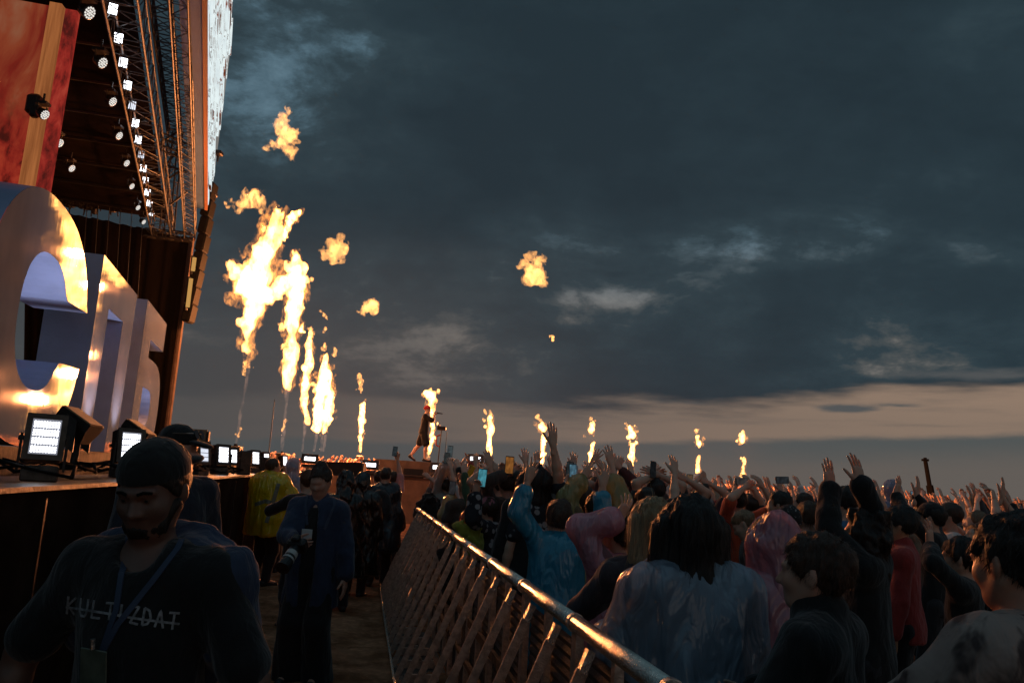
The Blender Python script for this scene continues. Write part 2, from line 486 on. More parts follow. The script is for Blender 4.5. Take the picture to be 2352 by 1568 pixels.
# ------------------------------------------------------------------ stage front
LIPZ = 1.42
LD = np.array([-.169, .9856, 0.]); LD /= np.linalg.norm(LD); LN = np.array([LD[1], -LD[0], 0])   # along the lip, out to the audience
LIP0 = np.array([-2.23, 3.62, 0.])


def lip(s, off=0.0, z=0.0):
    """s metres along the lip from its near reference, off metres out towards the audience"""
    return LIP0 + LD * s + LN * off + np.array([0, 0, z])


UP = np.array([0, 0, 1.])
st = empty('stage', lip(0), 'long stage front of dark boards with a bare timber edge, spotlights set along it', 'stage')
b = MB(); P0, P1 = lip(-9), lip(22.3)
b.prism([(0, 0), (31.3, 0), (31.3, LIPZ - .024), (0, LIPZ - .024)], lip(-9), LD, UP, -LN, .06)
b.cur = 1
for s in np.arange(-8, 22, 1.22): b.box(lip(s, .004, .68), (.012, .02, 1.35), (LN, LD, UP))
b.build('front_panel', [mat('front_boards', (.030, .018, .013), .8, spec=0, var=.4, vscale=2.2, bump=.3, bscale=18), M['black']], st)
b = MB(); b.box(lip(6.65, -.09, LIPZ - .012), (.22, 31.3, .024), (LN, LD, UP)); b.build('edge_timber', mat('edge_timber', (.15, .085, .05), .4, spec=.25, var=.5, vscale=9, bump=.3, bscale=30, rvar=.3), st)
b = MB(); b.box(lip(6.65, -.60, LIPZ + .03), (.05, 31.3, .05), (LN, LD, UP)); b.build('edge_timber', M['wood'], st)
b = MB(); b.prism([(-9, -.2), (22.3, -.2), (30, -2.2), (30, -18), (-9, -14)], LIP0 + UP * (LIPZ - .03), LD, LN, -UP, .12); b.build('deck', M['deck'], st)
b = MB(); b.prism([(-9, -1.9), (20, -1.9), (30, -3.4), (30, -18), (-9, -14)], LIP0 + UP * (LIPZ + .17), LD, LN, -UP, .18); b.build('raised_deck', M['deck'], st)
b = MB(); b.prism([(-9, -1.84), (20, -1.84)] + [(20, -1.9), (-9, -1.9)], LIP0 + UP * (LIPZ + .19), LD, LN, -UP, .20); b.build('step_edge', M['wood'], st)

# ------------------------------------------------------------------ runway that leaves the stage for the crowd, brown panels
ct = empty('runway', (-2, 25.4, 0), 'brown panelled runway behind the rail crossing into the crowd', 'runway')
b = MB(); b.box((2.2, 27.2, LIPZ + .03), (16.7, 3.7, .06)); b.build('deck', M['deck'], ct)
b = MB(); b.box((2.2, 27.2, LIPZ / 2), (16.6, 3.6, LIPZ)); b.cur = 1
for i in range(9): b.box((-6 + i * 2.05, 25.396, .70), (.02, .012, 1.36))
b.build('front_panel', [M['woodpanel'], M['black']], ct)
zr_ = at(968, 1060, 26.3)[2]; b = MB(); b.box((-2.5, 26.6, (LIPZ + .06 + zr_) / 2), (3.3, 1.5, zr_ - LIPZ - .06)); b.build('riser', M['woodpanel'], ct)
b = MB(); b.box((-2.9, 25.846, LIPZ + .18), (.62, .006, .2)); b.build('hatch', M['black'], ct)
ct = empty('runway', (4, 49, 0), 'dark platform far out in the crowd under the row of small flame jets', 'runway')
b = MB(); b.box((5, 51, .7), (26, 3, 1.4)); b.build('front_panel', M['woodpanel'], ct)
b = MB(); b.box((5, 51, 1.44), (26.1, 3.1, .08)); b.build('deck', M['deck'], ct)

# ------------------------------------------------------------------ the three giant letters
LA = R_(-15.9); SD = np.array([math.sin(LA), math.cos(LA), 0]); SN = np.array([math.cos(LA), -math.sin(LA), 0])
LO = at(240, 587, 14.0); LO[2] = 0.0
DEP = .82


def letter(nm, label, loops, holes=()):
    """outline (s, z) pairs; front face separate from the sides; holes are cut with a bridged outline"""
    s0 = sum(p[0] for p in loops) / len(loops); root = empty(nm, LO + SD * s0 + np.array([0, 0, 1.62]), label, 'letter')
    import bmesh
    for part, mm in (('front_face', M['letter']), ('side', M['letterside'])):
        bm = bmesh.new()
        def P(p, dd): return Vector(tuple(LO + SD * p[0] + UP * p[1] - SN * dd - origin(root)))
        if part == 'front_face':
            edges = []
            for lp in (loops, *holes):
                vs = [bm.verts.new(P(p, 0)) for p in lp]
                edges += [bm.edges.new((vs[i], vs[(i + 1) % len(vs)])) for i in range(len(vs))]
            bmesh.ops.triangle_fill(bm, use_beauty=True, use_dissolve=False, edges=edges)
            for f in bm.faces:
                f.normal_update()
                if f.normal.dot(Vector(tuple(SN))) < 0: f.normal_flip()
        else:
            for lp in (loops, *holes):
                n = len(lp)
                a = [bm.verts.new(P(p, .004)) for p in lp]; c = [bm.verts.new(P(p, DEP)) for p in lp]
                for i in range(n): bm.faces.new((a[i], a[(i + 1) % n], c[(i + 1) % n], c[i]))
            bmesh.ops.recalc_face_normals(bm, faces=bm.faces)
        me = bpy.data.meshes.new(part); bm.to_mesh(me); bm.free(); me.materials.append(mm)
        if part == 'side':
            me.polygons.foreach_set('use_smooth', [False] * len(me.polygons))
        link_mesh(part, me, root)
    return root


def sup(cs, cz, rs, rz, a0, a1, n, e=2.35):
    out = []
    for i in range(n + 1):
        t = a0 + (a1 - a0) * i / n; c, s = math.cos(t), math.sin(t)
        out.append((cs + rs * math.copysign(abs(c) ** (2 / e), c), cz + rz * math.copysign(abs(s) ** (2 / e), s)))
    return out


C_out = sup(-3.03, 3.36, 2.43, 1.74, R_(14), R_(350), 60)
C_in = sup(-3.03, 3.36, 1.13, .96, R_(334), R_(26), 40)
C_out[0] = (-.60, 3.93); C_out[-1] = (-.56, 2.97)
C_in[0] = (-1.86, 2.92); C_in[-1] = (-1.92, 3.88)
letter('giant_letter', 'giant glossy letter C with curved back, nearest the camera on stage', C_out + C_in)
letter('giant_letter', 'giant glossy gate-shaped letter with two straight legs and flat top, mirroring flames', [(0, 1.62), (0, 5.12), (3.64, 5.12), (3.64, 1.62), (2.48, 1.62), (2.48, 4.31), (1.0, 4.31), (1.0, 1.62)])
bowl = sup(7.2, 2.83, 1.9, 1.21, R_(-90), R_(90), 24, 2.6)
holeb = sup(6.75, 2.82, .82, .46, R_(-90), R_(90), 14, 3.0)
letter('giant_letter', 'giant glossy letter with a top bar and round lower bowl, farthest of the three',
       [(5.06, 1.62)] + bowl + [(6.25, 4.04), (6.25, 4.50), (8.62, 4.50), (8.62, 5.30), (5.06, 5.30)], [[(6.05, 2.36)] + holeb + [(6.05, 3.28)]])
# real up-lights at the feet of the letters
for i, (s, z0, e_) in enumerate(((-2.9, 1.70, 230), (.5, 1.66, 200), (3.05, 1.66, 200), (7.0, 1.66, 60))):
    p = LO + SD * s + SN * .62 + UP * (z0 - .02)
    up = empty('floor_uplight', p, ('small floor uplight in front of the curved giant letter', 'small floor uplight at the left leg of the gate-shaped letter', 'small floor uplight at the right leg of the gate-shaped letter', 'small floor uplight in front of the farthest giant letter')[i], 'light')
    b = MB(); b.bevbox(p + UP * .03, (.16, .16, .07), .012, (SN, SD, UP)); b.build('housing', M['black'], up)
    b = MB(); b.tube(p + UP * .068, p + UP * .072, .055, 14); b.build('lens', M['lens'], up)
    L = bpy.data.lights.new('uplight', 'SPOT'); L.energy = e_; L.color = (.86, .80, 1.0); L.spot_size = R_(75); L.spot_blend = .9; L.shadow_soft_size = .06; L.specular_factor = 0.0
    lo = bpy.data.objects.new('uplight', L); COL.objects.link(lo); lo.parent = up; lo.location = (0, 0, .12)
    lo.rotation_euler = Vector(tuple(-(UP * 1.0 - SN * .42))).to_track_quat('Z', 'Y').to_euler()


# ------------------------------------------------------------------ LED flood lamps along the lip
def flood(p, face, tilt, size, label, bright=True, group='led flood lamps along the stage edge'):
    """box lamp on a yoke: p = base point, face = unit vector its panel looks along"""
    root = empty('flood_lamp', p, label, 'stage light', group)
    f = np.array(face, float); f[2] = 0; f /= np.linalg.norm(f); r = np.cross(f, UP)
    fz = f * math.cos(tilt) + UP * math.sin(tilt); u = np.cross(r, fz)
    A = (r, fz, u); w, hgt, dp = size
    c = p + UP * (hgt * .95)
    b = MB(); b.bevbox(c - fz * dp * .5, (w, dp, hgt), min(w, dp) * .12, A)
    b.bevbox(c - fz * dp * 1.05, (w * .8, dp * .45, hgt * .7), min(w, dp) * .1, A)
    for k in np.linspace(-.4, .4, 9): b.box(c - fz * dp * 1.3 + r * w * k * .9, (.006, dp * .3, hgt * .6), A)
    b.build('housing', M['black'], root)
    b = MB(); e = .030 * w / .2
    for k in (-1, 1):
        b.box(c + fz * .008 + u * k * (hgt / 2 - e / 2), (w, .016, e), A); b.box(c + fz * .008 + r * k * (w / 2 - e / 2), (e, .016, hgt - 2 * e), A)
    b.build('bezel', M['tanframe'], root)
    b = MB(); b.box(c + fz * .002, (w - 2 * e, .004, hgt - 2 * e), A); b.build('reflector', M['reflector'], root)
    b = MB(); nx_, nz_ = 9, 12
    for i in range(nx_):
        for j in range(nz_):
            if j % 3 == 2 and False: continue
            q = c + fz * .006 + r * (w - 2.4 * e) * ((i + .5) / nx_ - .5) + u * (hgt - 2.4 * e) * ((j + .5 + (.18 if j % 3 == 0 else -.18 if j % 3 == 2 else 0)) / nz_ - .5)
            b.tube(q, q + fz * .006, .40 * (w - 2.4 * e) / nx_, 8, .28 * (w - 2.4 * e) / nx_)
    b.build('led_array', M['led'] if bright else M['leddim'], root)
    b = MB()
    for k in (-1, 1): b.box(p + r * k * (w / 2 + .012) + UP * hgt * .62, (.014, dp * .22, hgt * .8), (r, f, UP))
    b.tube(c - r * (w / 2 + .02) - fz * dp * .5, c + r * (w / 2 + .03) - fz * dp * .5, .014, 8)
    b.build('yoke', M['black'], root)
    b = MB(); b.bevbox(p + UP * hgt * .17 - f * dp * .35, (w * .92, dp * 1.2, hgt * .34), .008, (r, f, UP)); b.build('base', M['basebox'], root)
    return root


M['tanframe'] = mat('lamp_bezel', (.07, .055, .045), .35, .5, var=.3, vscale=20)
M['reflector'] = mat('lamp_reflector', (.10, .10, .11), .3, .6, emit=(.8, .84, 1), estr=.25)
M['basebox'] = mat('lamp_base', (.085, .062, .05), .5, .2, var=.5, vscale=14, bump=.2, bscale=40)
fd = (LN * .80 - LD * .60)
LAMPS = [(1.02, -.22, .205, .32, 'big lit flood lamp nearest the camera on the stage edge', True),
         (2.72, -.22, .205, .52, 'flood lamp half hidden behind the bearded man\'s cap', True),
         (5.60, -.22, .205, .82, 'dimmer flood lamp beside the peaked black cap', False),
         (6.75, -.20, .205, .60, 'bright flood lamp just left of the small mesh speaker', True),
         (8.65, -.38, .205, .66, 'flood lamp standing right behind the small mesh speaker', True),
         (9.95, -.22, .205, .70, 'narrow bright flood lamp seen from its side near the yellow raincoat', True),
         (11.4, -.22, .205, .80, 'flood lamp just left of the bald man in yellow', True),
         (14.9, -.22, .205, .80, 'distant flood lamp between the bald man and the blue hood', True)]
for s, off, wd, tl, lab, br in LAMPS:
    flood(lip(s, off, LIPZ), LN * tl - LD * (1.25 - tl), R_(9), (wd, wd * 1.28, wd * .62), lab, br)
for px, py, Yd, wd, lab in ((712, 1052, 17.5, .36, 'wide lamp bank above the blue hood with a dark plate across it'), (851, 1066, 19.5, .40, 'wide lit lamp bank above the black-clad group'),
                            (1007, 1072, 24.9, .52, 'wide lit lamp bank at the feet of the singer'), (1092, 1052, 25.2, .50, 'lamp bank behind the raised phones'), (1160, 1086, 25.2, .3, 'lamp bank glimpsed below the orange phone')):
    p = at(px, py, Yd); p[2] -= wd * .55
    rt = flood(p, (.12, -1, 0), R_(4), (wd, wd * .55, wd * .35), lab, True, 'wide lamp banks facing the camera')
    if px == 712:
        pass
# tilted second-row wash lights behind the first two lamps
for s, off, lab in ((3.15, -.75, 'tilted dark wash light behind the nearest flood lamp'), (4.9, -.75, 'tilted dark wash light in front of the farthest letter')):
    p = lip(s, off, LIPZ); rt = empty('wash_light', p, lab, 'stage light')
    ax = np.array([.55, -.1, .83]); ax /= np.linalg.norm(ax); rr = LD; uu = np.cross(ax, rr); c = p + UP * .42
    b = MB(); b.prism([(-.17, -.05), (.17, -.05), (.17, .02), (.10, .13), (-.10, .13), (-.17, .02)], c - uu * .14, rr, -ax, uu, .28); b.build('housing', M['black'], rt)
    b = MB(); b.box(c + ax * .055, (.32, .26, .012), (rr, uu, ax)); b.build('front_glass', M['tan'], rt)
    b = MB(); b.tube(p, p + UP * .32, .03, 8); b.box(p + UP * .015, (.22, .22, .03)); b.box(c - uu * .0 - UP * .1 - rr * .19, (.02, .1, .25), (rr, uu, UP)); b.box(c - UP * .1 + rr * .19, (.02, .1, .25), (rr, uu, UP)); b.build('yoke', M['black'], rt)
# small mesh speaker standing on the lip
p = lip(8.05, -.12, LIPZ); rt = empty('small_speaker', p, 'small upright speaker with a perforated grille between two flood lamps', 'speaker')
f = LN * .45 - LD * .9; f /= np.linalg.norm(f); r = np.cross(f, UP)
b = MB(); b.bevbox(p + UP * .165, (.17, .15, .33), .012, (r, f, UP)); b.build('cabinet', M['black'], rt)
b = MB()
for i in range(11):
    for j in range(22): b.box(p + f * .077 + r * (i - 5) * .0138 + UP * (.02 + j * .0138), (.010, .004, .010), (r, f, UP))
b.build('grille', M['basebox'], rt)
p = lip(10.7, -.14, LIPZ); rt = empty('small_speaker', p, 'low dark speaker box with a tan edge left of the yellow raincoat', 'speaker')
b = MB(); b.bevbox(p + UP * .14, (.24, .2, .28), .012, (r, f, UP)); b.build('cabinet', M['black'], rt)
b = MB(); b.box(p + UP * .14 + r * .124, (.012, .19, .26), (r, f, UP)); b.build('side_panel', M['woodpanel'], rt)
# monitor boxes on the far part of the lip
for px, py, Yd, sz_, lab in ((792, 1050, 18.5, (.9, .5, .32), 'dark monitor wedge with a tan end plate on the stage edge'),):
    p = at(px, py, Yd); p[2] = LIPZ; rt = empty('monitor_wedge', p, lab, 'speaker')
    b = MB(); b.prism([(-sz_[0] / 2, 0), (sz_[0] / 2, 0), (sz_[0] / 2, sz_[2]), (-sz_[0] / 2, sz_[2] * .9)], p - np.array([0, sz_[1] / 2, 0]), (1, 0, 0), UP, (0, 1, 0), sz_[1]); b.build('cabinet', M['black'], rt)
    b = MB(); b.box(p + np.array([sz_[0] / 2 + .02, 0, sz_[2] / 2]), (.03, sz_[1] * .8, sz_[2] * .9)); b.build('end_plate', M['tan'], rt)
# thin marker posts and an aerial on the deck
for k, (px, py, Yd, h, rr, lab) in enumerate(((617, 1042, 15.5, 1.05, .010, 'tall thin aerial rod rising beside the first gas jet'), (1022, 1048, 27.5, .85, .012, 'short aerial on the runway right of the singer'))):
    p = at(px, py, Yd); rt = empty('aerial', p, lab, 'aerial')
    b = MB(); b.tube(p - UP * .3, p + UP * h, rr, 6, rr * .6); b.build('rod', M['black'], rt)
    b = MB(); b.box(p - UP * .3, (.25, .25, .05)); b.build('base', M['black'], rt)
for k, px in enumerate((560, 632, 648, 688, 730, 797, 843, 905)):
    Yd = 14 + k * 1.3; p = lip(Yd - 3.6, -.9, LIPZ); rt = setp(MB().tube(p, p + UP * .42, .016, 6).box(p + UP * .01, (.12, .12, .02)).build('marker_post', M['tan']), 'thin pale timber post standing on the far stage deck', 'post', 'thin posts along the deck')
p = at(432, 1035, 12.5); rt = empty('tan_board', p, 'tan board standing behind the peaked black cap', 'board')
b = MB(); b.box(p + np.array([0, 0, .17]), (.52, .03, .34)); b.build('panel', M['tan'], rt); b = MB(); b.box(p + np.array([.28, 0, .2]), (.04, .06, .22)); b.build('bracket', M['black'], rt)
# cables on the deck
rc = random.Random(3)
for k in range(9):
    s0 = .2 + k * .85; pts = []
    for i in range(14): pts.append(lip(s0 + i * .10 + rc.uniform(-.05, .05), -.42 - .42 * math.sin(i * .55 + k) * rc.uniform(.5, 1), LIPZ + .02 + .09 * abs(math.sin(i * .8 + k))))
    b = MB(); b.path(pts, .011, 6); setp(b.build('stage_cable', M['cable'], smooth=True), 'loose black cable looping over the stage edge among the flood lamps', 'cable', 'cables on the stage edge')


# ------------------------------------------------------------------ lattice trusses
def truss(name, a, b_, wd, label, mt, cat='truss', bay=None, rc_=.028, rl=.012, up=UP, group=None):
    a = np.array(a, float); b_ = np.array(b_, float); z = b_ - a; L = np.linalg.norm(z); z /= L
    x = np.cross(z, up); x /= np.linalg.norm(x); y = np.cross(x, z); h = wd / 2
    root = empty(name, (a + b_) / 2, label, cat, group)
    cs = [x * i * h + y * j * h for i, j in ((-1, -1), (1, -1), (1, 1), (-1, 1))]
    for c in cs: MB().tube(a + c, b_ + c, rc_, 8).build('chord', mt, root)
    n = max(2, int(round(L / (bay or wd)))); m_ = MB()
    for k in range(n):
        p, q = a + z * L * k / n, a + z * L * (k + 1) / n
        for i in range(4):
            c0, c1 = cs[i], cs[(i + 1) % 4]
            m_.tube(p + c0, q + c1, rl, 5) if k % 2 else m_.tube(p + c1, q + c0, rl, 5)
            m_.tube(q + c0, q + c1, rl, 5)
    m_.build('lattice', mt, root); return root


def vp(px, py, Y): return at(px, py, Y)


rA0, rA1 = vp(286, 0, 14.2), vp(373, 523, 26.6)                   # long roof-edge truss, orange lit
dA = (rA1 - rA0) / np.linalg.norm(rA1 - rA0)
truss('roof_truss', rA0 - dA * 6, rA1 + dA * .3, .62, 'long orange-lit roof truss beside the row of square lamps', M['truss'], bay=.62)
rB0, rB1 = vp(413, 0, 14.2), vp(437, 540, 26.4); dB = (rB1 - rB0) / np.linalg.norm(rB1 - rB0)
truss('roof_truss', rB0 - dB * 6, rB1, .34, 'narrow roof truss along the grey underside of the great screen', M['truss'], bay=.42, rc_=.022, rl=.010)
rC0, rC1 = vp(369, 0, 15.5), vp(402, 312, 25.5); dC = (rC1 - rC0) / np.linalg.norm(rC1 - rC0)
truss('roof_truss', rC0 - dC * 4, rC1, .38, 'dark middle roof truss seen against the sky', M['darktruss'], bay=.5)
truss('mast_truss', vp(383, 535, 26.2), rC1 + UP * .2, .34, 'upright dark mast truss under the roof against the sky', M['darktruss'], bay=.45, up=np.array([1, 0, 0.]))
truss('cross_truss', vp(355, 318, 20.8), vp(428, 350, 21.4), .34, 'short cross truss tying the roof trusses together', M['darktruss'], bay=.4)
b = MB()
for a_, c_ in (((365, 400), (420, 330)), ((365, 330), (412, 300)), ((372, 420), (425, 385)), ((390, 470), (430, 440)), ((385, 380), (430, 395))): b.tube(vp(*a_, 24.5), vp(*c_, 24.5), .035, 6)
setp(b.build('brace_tubes', M['darktruss']), 'dark brace tubes crossing the gap of sky under the roof', 'brace')
truss('cross_truss', vp(335, 535, 26.3), vp(440, 545, 26.3), .26, 'horizontal truss at the top of the black side drape', M['darktruss'], bay=.3)

# ------------------------------------------------------------------ square blinder lamps along the truss, moving heads under the roof
LB = [(259, 21), (272, 88), (283, 144), (293, 196), (303.5, 242), (311, 283), (317, 321), (324, 355), (329, 386), (334, 415), (338.5, 442), (343.5, 467), (348.5, 489)]
for i, (px, py) in enumerate(LB):
    Yd = 14.6 + i; c = at(px, py, Yd); rt = empty('blinder_lamp', c, 'small square white lamp in the long row under the roof truss', 'stage light', 'square lamps under the roof truss')
    f = np.array([.42, -.88, -.22]); f /= np.linalg.norm(f); r = np.cross(f, UP); r /= np.linalg.norm(r); u = np.cross(r, f); A = (r, f, u)
    b = MB(); b.bevbox(c - f * .09, (.20, .14, .25), .02, A); b.box(c + u * .19 - f * .08, (.06, .06, .16), A); b.build('housing', M['black'], rt)
    b = MB()
    for k in range(4): b.box(c + r * (k - 1.5) * .043, (.032, .012, .20), A)
    b.build('lit_strips', M['leddim'] if i in (4, 7) else M['led'], rt)
MH = [(206, 30, 13.5, .17), (236, 145, 15.2, .16), (259, 234, 17.2, .15), (274, 312, 19.2, .145), (291, 375, 21.4, .14), (303, 428, 23.4, .135), (317, 477, 25.2, .13), (330, 510, 26.0, .12), (103, 264, 15, .14), (137, 329, 17, .14), (165, 387, 19, .13)]
for i, (px, py, Yd, rr) in enumerate(MH):
    c = at(px, py, Yd); rt = empty('moving_head_light', c, 'lit moving-head spotlight hanging under the dark roof, left of the square lamps' if i < 8 else 'lit moving-head spotlight hanging deeper under the dark roof, beside the red screen', 'stage light', 'moving heads beside the lamp row' if i < 8 else 'moving heads near the red screen')
    rr *= .8; f = np.array([.86, -.10, -.50]); f /= np.linalg.norm(f); s_ = np.cross(f, UP); s_ /= np.linalg.norm(s_)
    fb = Field(c - rr * 3.2, c + rr * 3.2, rr / 9); fb.cap(c - f * rr * .9, c - f * .02, rr * .85, rr * 1.02, 0); fb.cut(c, f)
    v, _, q = fb.mesh(); me = raw_mesh('lamp_head', [(v - c, q, 0)], M['headshell']if 'headshell' in M else M.setdefault('headshell', mat('glossy_black_shell', (.03, .03, .03), .22, .1)))
    link_mesh('lamp_head', me, rt)
    u = np.cross(s_, f); b = MB(); k = 0
    for ring, cnt in ((0, 1), (.36, 6), (.72, 12)):
        for j in range(cnt):
            t_ = 2 * math.pi * j / cnt; q = c + f * .004 + (s_ * math.cos(t_) + u * math.sin(t_)) * ring * rr; b.tube(q, q + f * .01, rr * .16, 8, rr * .13)
    b.build('lens_cluster', M['lens'], rt)
    b = MB()
    for sg in (-1, 1): b.box(c - f * rr * .8 + s_ * sg * rr * 1.12 + UP * rr * .6, (rr * .14, rr * .4, rr * 1.7))
    b.box(c - f * rr * .8 + UP * rr * 1.7, (rr * 2.0, rr * 1.6, rr * .5)); b.tube(c - f * rr * .8 + UP * rr * 1.9, c - f * rr * .8 + UP * rr * 3.6, rr * .2, 6)
    b.build('yoke', M['black'], rt)

# ------------------------------------------------------------------ roof, drapes, back of stage
rf = empty('stage_roof', (-12, 20, 10.6), 'dark stage roof high over the letters with purlins beneath', 'roof')
q0, q1 = rA0 - dA * 7, rA1 + dA * .5
pl = [q0 + UP * .5, q1 + UP * .5, q1 + np.array([-14, 1.5, 2.1]), q0 + np.array([-14, -1, 1.8])]
b = MB(); b.add(pl + [p + UP * .12 for p in pl], [(0, 3, 2, 1), (4, 5, 6, 7), (0, 1, 5, 4), (1, 2, 6, 5), (2, 3, 7, 6), (3, 0, 4, 7)]); b.build('roof_skin', M['roofskin'], rf)
for k in range(12):
    t_ = (k + .5) / 12; a_ = pl[0] * (1 - t_) + pl[1] * t_; c_ = pl[3] * (1 - t_) + pl[2] * t_
    MB().tube(a_ - UP * .12, c_ - UP * .12, .045, 6).build('purlin', M['darktruss'], rf)
dp = empty('side_drape', at(300, 900, 28), 'tall black drape closing the far side of the stage', 'drape')
tl, tr, bl, br_ = at(60, 470, 28.6), at(441, 547, 27.2), at(60, 1010, 28.6), at(384, 985, 27.2)
ns = 60; vs = []; fs = []
for i in range(ns + 1):
    t_ = i / ns; wob = .16 * math.sin(t_ * 70) + .1 * math.sin(t_ * 23)
    for top in (1, 0):
        p = (tl * (1 - t_) + tr * t_) if top else (bl * (1 - t_) + br_ * t_)
        vs.append(p + np.array([0, wob * (.6 if top else 1.0), 0 if top else -.8]))
for i in range(ns): fs.append((2 * i, 2 * i + 1, 2 * i + 3, 2 * i + 2))
k = len(vs); vs += [np.array(p) + np.array([0, .05, 0]) for p in vs]; fs += [tuple(j + k for j in reversed(f_)) for f_ in fs]
b = MB(); b.add(vs, fs); b.build('cloth', M['blackcloth'], dp, smooth=True)
b = MB(); b.tube(at(441, 547, 27.15), at(384, 985, 27.15) - UP * .8, .10, 8); b.build('edge_pole', M['woodpanel'], dp)
bw_ = MB(); bw_.box((-22.5, 17, 5.6), (.3, 34, 11.2)); setp(bw_.build('back_drape', M['blackcloth']), 'black drape across the back of the stage behind the letters', 'drape')
# lamp bars and clutter that hang in the gap above the drape
rc = random.Random(11)
for k in range(7):
    px0 = 110 + k * 36; a_ = at(px0 - 18, 430 + rc.uniform(-12, 20), 27.0); c_ = at(px0 + 60, 452 + rc.uniform(-10, 25), 27.6); rt = empty('lamp_bar', (a_ + c_) / 2, 'dark bar hung with cables and small lamps against the sky gap under the roof', 'lamp bar', 'lamp bars in the sky gap')
    MB().tube(a_, c_, .04, 6).tube(a_ + UP * .3, c_ + UP * .3, .03, 6).build('bar', M['darktruss'], rt)
    b = MB()
    for j in range(9):
        t_ = rc.random(); p = a_ * (1 - t_) + c_ * t_; b.bevbox(p - UP * rc.uniform(0, .3), (rc.uniform(.12, .34), .2, rc.uniform(.12, .36)), .02)
        b.tube(p + UP * .5, p - UP * rc.uniform(.3, .6) + np.array([rc.uniform(-.3, .3), 0, 0]), .022, 5)
    b.build('hung_lamps', M['darktruss'], rt)
for k in range(6):
    x0 = 200 + 26 * k; b = MB(); b.tube(at(x0, 470, 27.0), at(x0 - 22, 820, 27.0), .012, 5); setp(b.build('hanging_cable', M['truss']), 'thin cable hanging straight down in front of the black side drape', 'cable', 'cables before the side drape')

# ------------------------------------------------------------------ great screen along the roof front (white brush-stroke picture)
gs = empty('roof_screen', at(473, 480, 26.2), 'great long roof screen showing white ragged strokes on orange, edge-on against the sky', 'screen')
e0, e1 = at(472, 0, 14.1), at(474.5, 480, 26.0)
dS = (e1 - e0) / np.linalg.norm(e1 - e0); e0 = e0 - dS * 6; LS = np.linalg.norm(e1 - e0)
wS = np.cross(dS, UP); wS /= np.linalg.norm(wS)
if wS[0] < 0: wS = -wS
mt, t = new_mat('screen_picture'); g = t.node('ShaderNodeTexCoord').outputs['Object']
gr = t.node('ShaderNodeVectorRotate', {0: g, 'Axis': (0, 0, 1), 'Angle': math.atan2(dS[0], dS[1])}, rotation_type='AXIS_ANGLE').outputs[0]
s1 = t.noise(t.mapping(gr, (1, .16, 1.5)), 1.6, 6, .62, .6); s2 = t.noise(t.mapping(gr, (1, .5, 2.2)), 2.2, 4, .6)
sy = t.node('ShaderNodeSeparateXYZ', {0: gr}).outputs
pic = t.ramp(t.math('ADD', s1, t.math('MULTIPLY', t.math('SUBTRACT', s2, .5), .25)), [(.36, (.06, .018, .010)), (.405, (.26, .07, .03)), (.425, (.70, .80, .82)), (.55, (.86, .97, .97)), (.565, (.10, .05, .04)), (.585, (.80, .92, .93)), (.66, (.16, .06, .03))], 'LINEAR')
em = t.node('ShaderNodeEmission', {0: pic, 1: .95}); t.node('ShaderNodeOutputMaterial', {0: em.outputs[0]})
SH = 7.2
M['screenback'] = mat('blued_screen_cabinet', (.030, .085, .21), .6, var=.12, vscale=2, bump=.1)  # blue base colour offsets the orange flame light so it reads grey
MB().prism([(0, -.02), (LS, -.02), (LS, SH + .05), (0, SH + .05)], e0 - wS * .062, dS, UP, -wS, .42).build('cabinet', M['screenback'], gs)
M['edgeorange'] = mat('orange_edge', (.20, .075, .03), .6)
MB().prism([(0, -.05), (LS, -.05), (LS, .10), (0, .10)], e0 + wS * .03, dS, UP, -wS, .09).build('frame', M['edgeorange'], gs)
rt = gs; b = MB(); b.prism([(0, 0), (LS, 0), (LS, SH), (0, SH)], e0, dS, UP, -wS, .06); rs = random.Random(4)
for k in range(70):                                                # stepped relief of the cut-out strokes along the far end
    s_ = LS - rs.random() ** 1.6 * LS * .8; z_ = rs.uniform(.1, SH - .8); b.box(e0 + dS * s_ + UP * z_ + wS * (.01 + .05 * rs.random()), (rs.uniform(.02, .10), rs.uniform(.8, 3.4), rs.uniform(.05, .22)), (wS, dS, UP))
b.build('picture', mt, gs)
# second, dimmer panel a little behind, the drape tower below and hanging speaker line
g2 = empty('side_screen', at(497, 300, 27.2), 'pale narrow screen panel at the outer corner of the roof', 'screen')
a_, c_ = at(490, 450, 27.2), at(507, 20, 27.2)
MB().prism([(0, 0), (.5, 0), (.5, 6.4), (0, 6.4)], at(482, 470, 27.4), dS, UP, -wS, .2).build('picture', emat('dim_panel', (.62, .60, .56), .32), g2)
la = empty('line_array', at(470, 560, 26.6), 'dark curved column of hanging speakers below the roof screen', 'speaker'); pts = [(489, 440), (484, 480), (478, 520), (472, 560), (464, 600), (457, 640), (449, 680), (441, 720)]
for i, (px, py) in enumerate(pts):
    c = at(px - 6, py, 26.4); b = MB(); b.bevbox(c, (.30, .55, .62), .05, ((math.cos(.11), 0, -math.sin(.11)), (0, 1, 0), (math.sin(.11), 0, math.cos(.11)))); b.build('speaker_box', M['cable'], la)
for (x0, y0, x1, y1) in ((447, 592, 443, 622), (439, 640, 431, 705)):
    sp = empty('strip_lamp', at(x0, y0, 26.0), 'short warm lit strip on the outer edge of the side drape', 'lamp', 'warm strips on the drape edge')
    MB().tube(at(x0, y0, 26.0), at(x1, y1, 26.0), .07, 8).build('tube', emat('warm_strip', (.95, .50, .14), .55), sp); MB().tube(at(x0 - 4, y0 - 4, 26.05), at(x1 - 4, y1 + 8, 26.05), .05, 6).build('bracket', M['black'], sp)
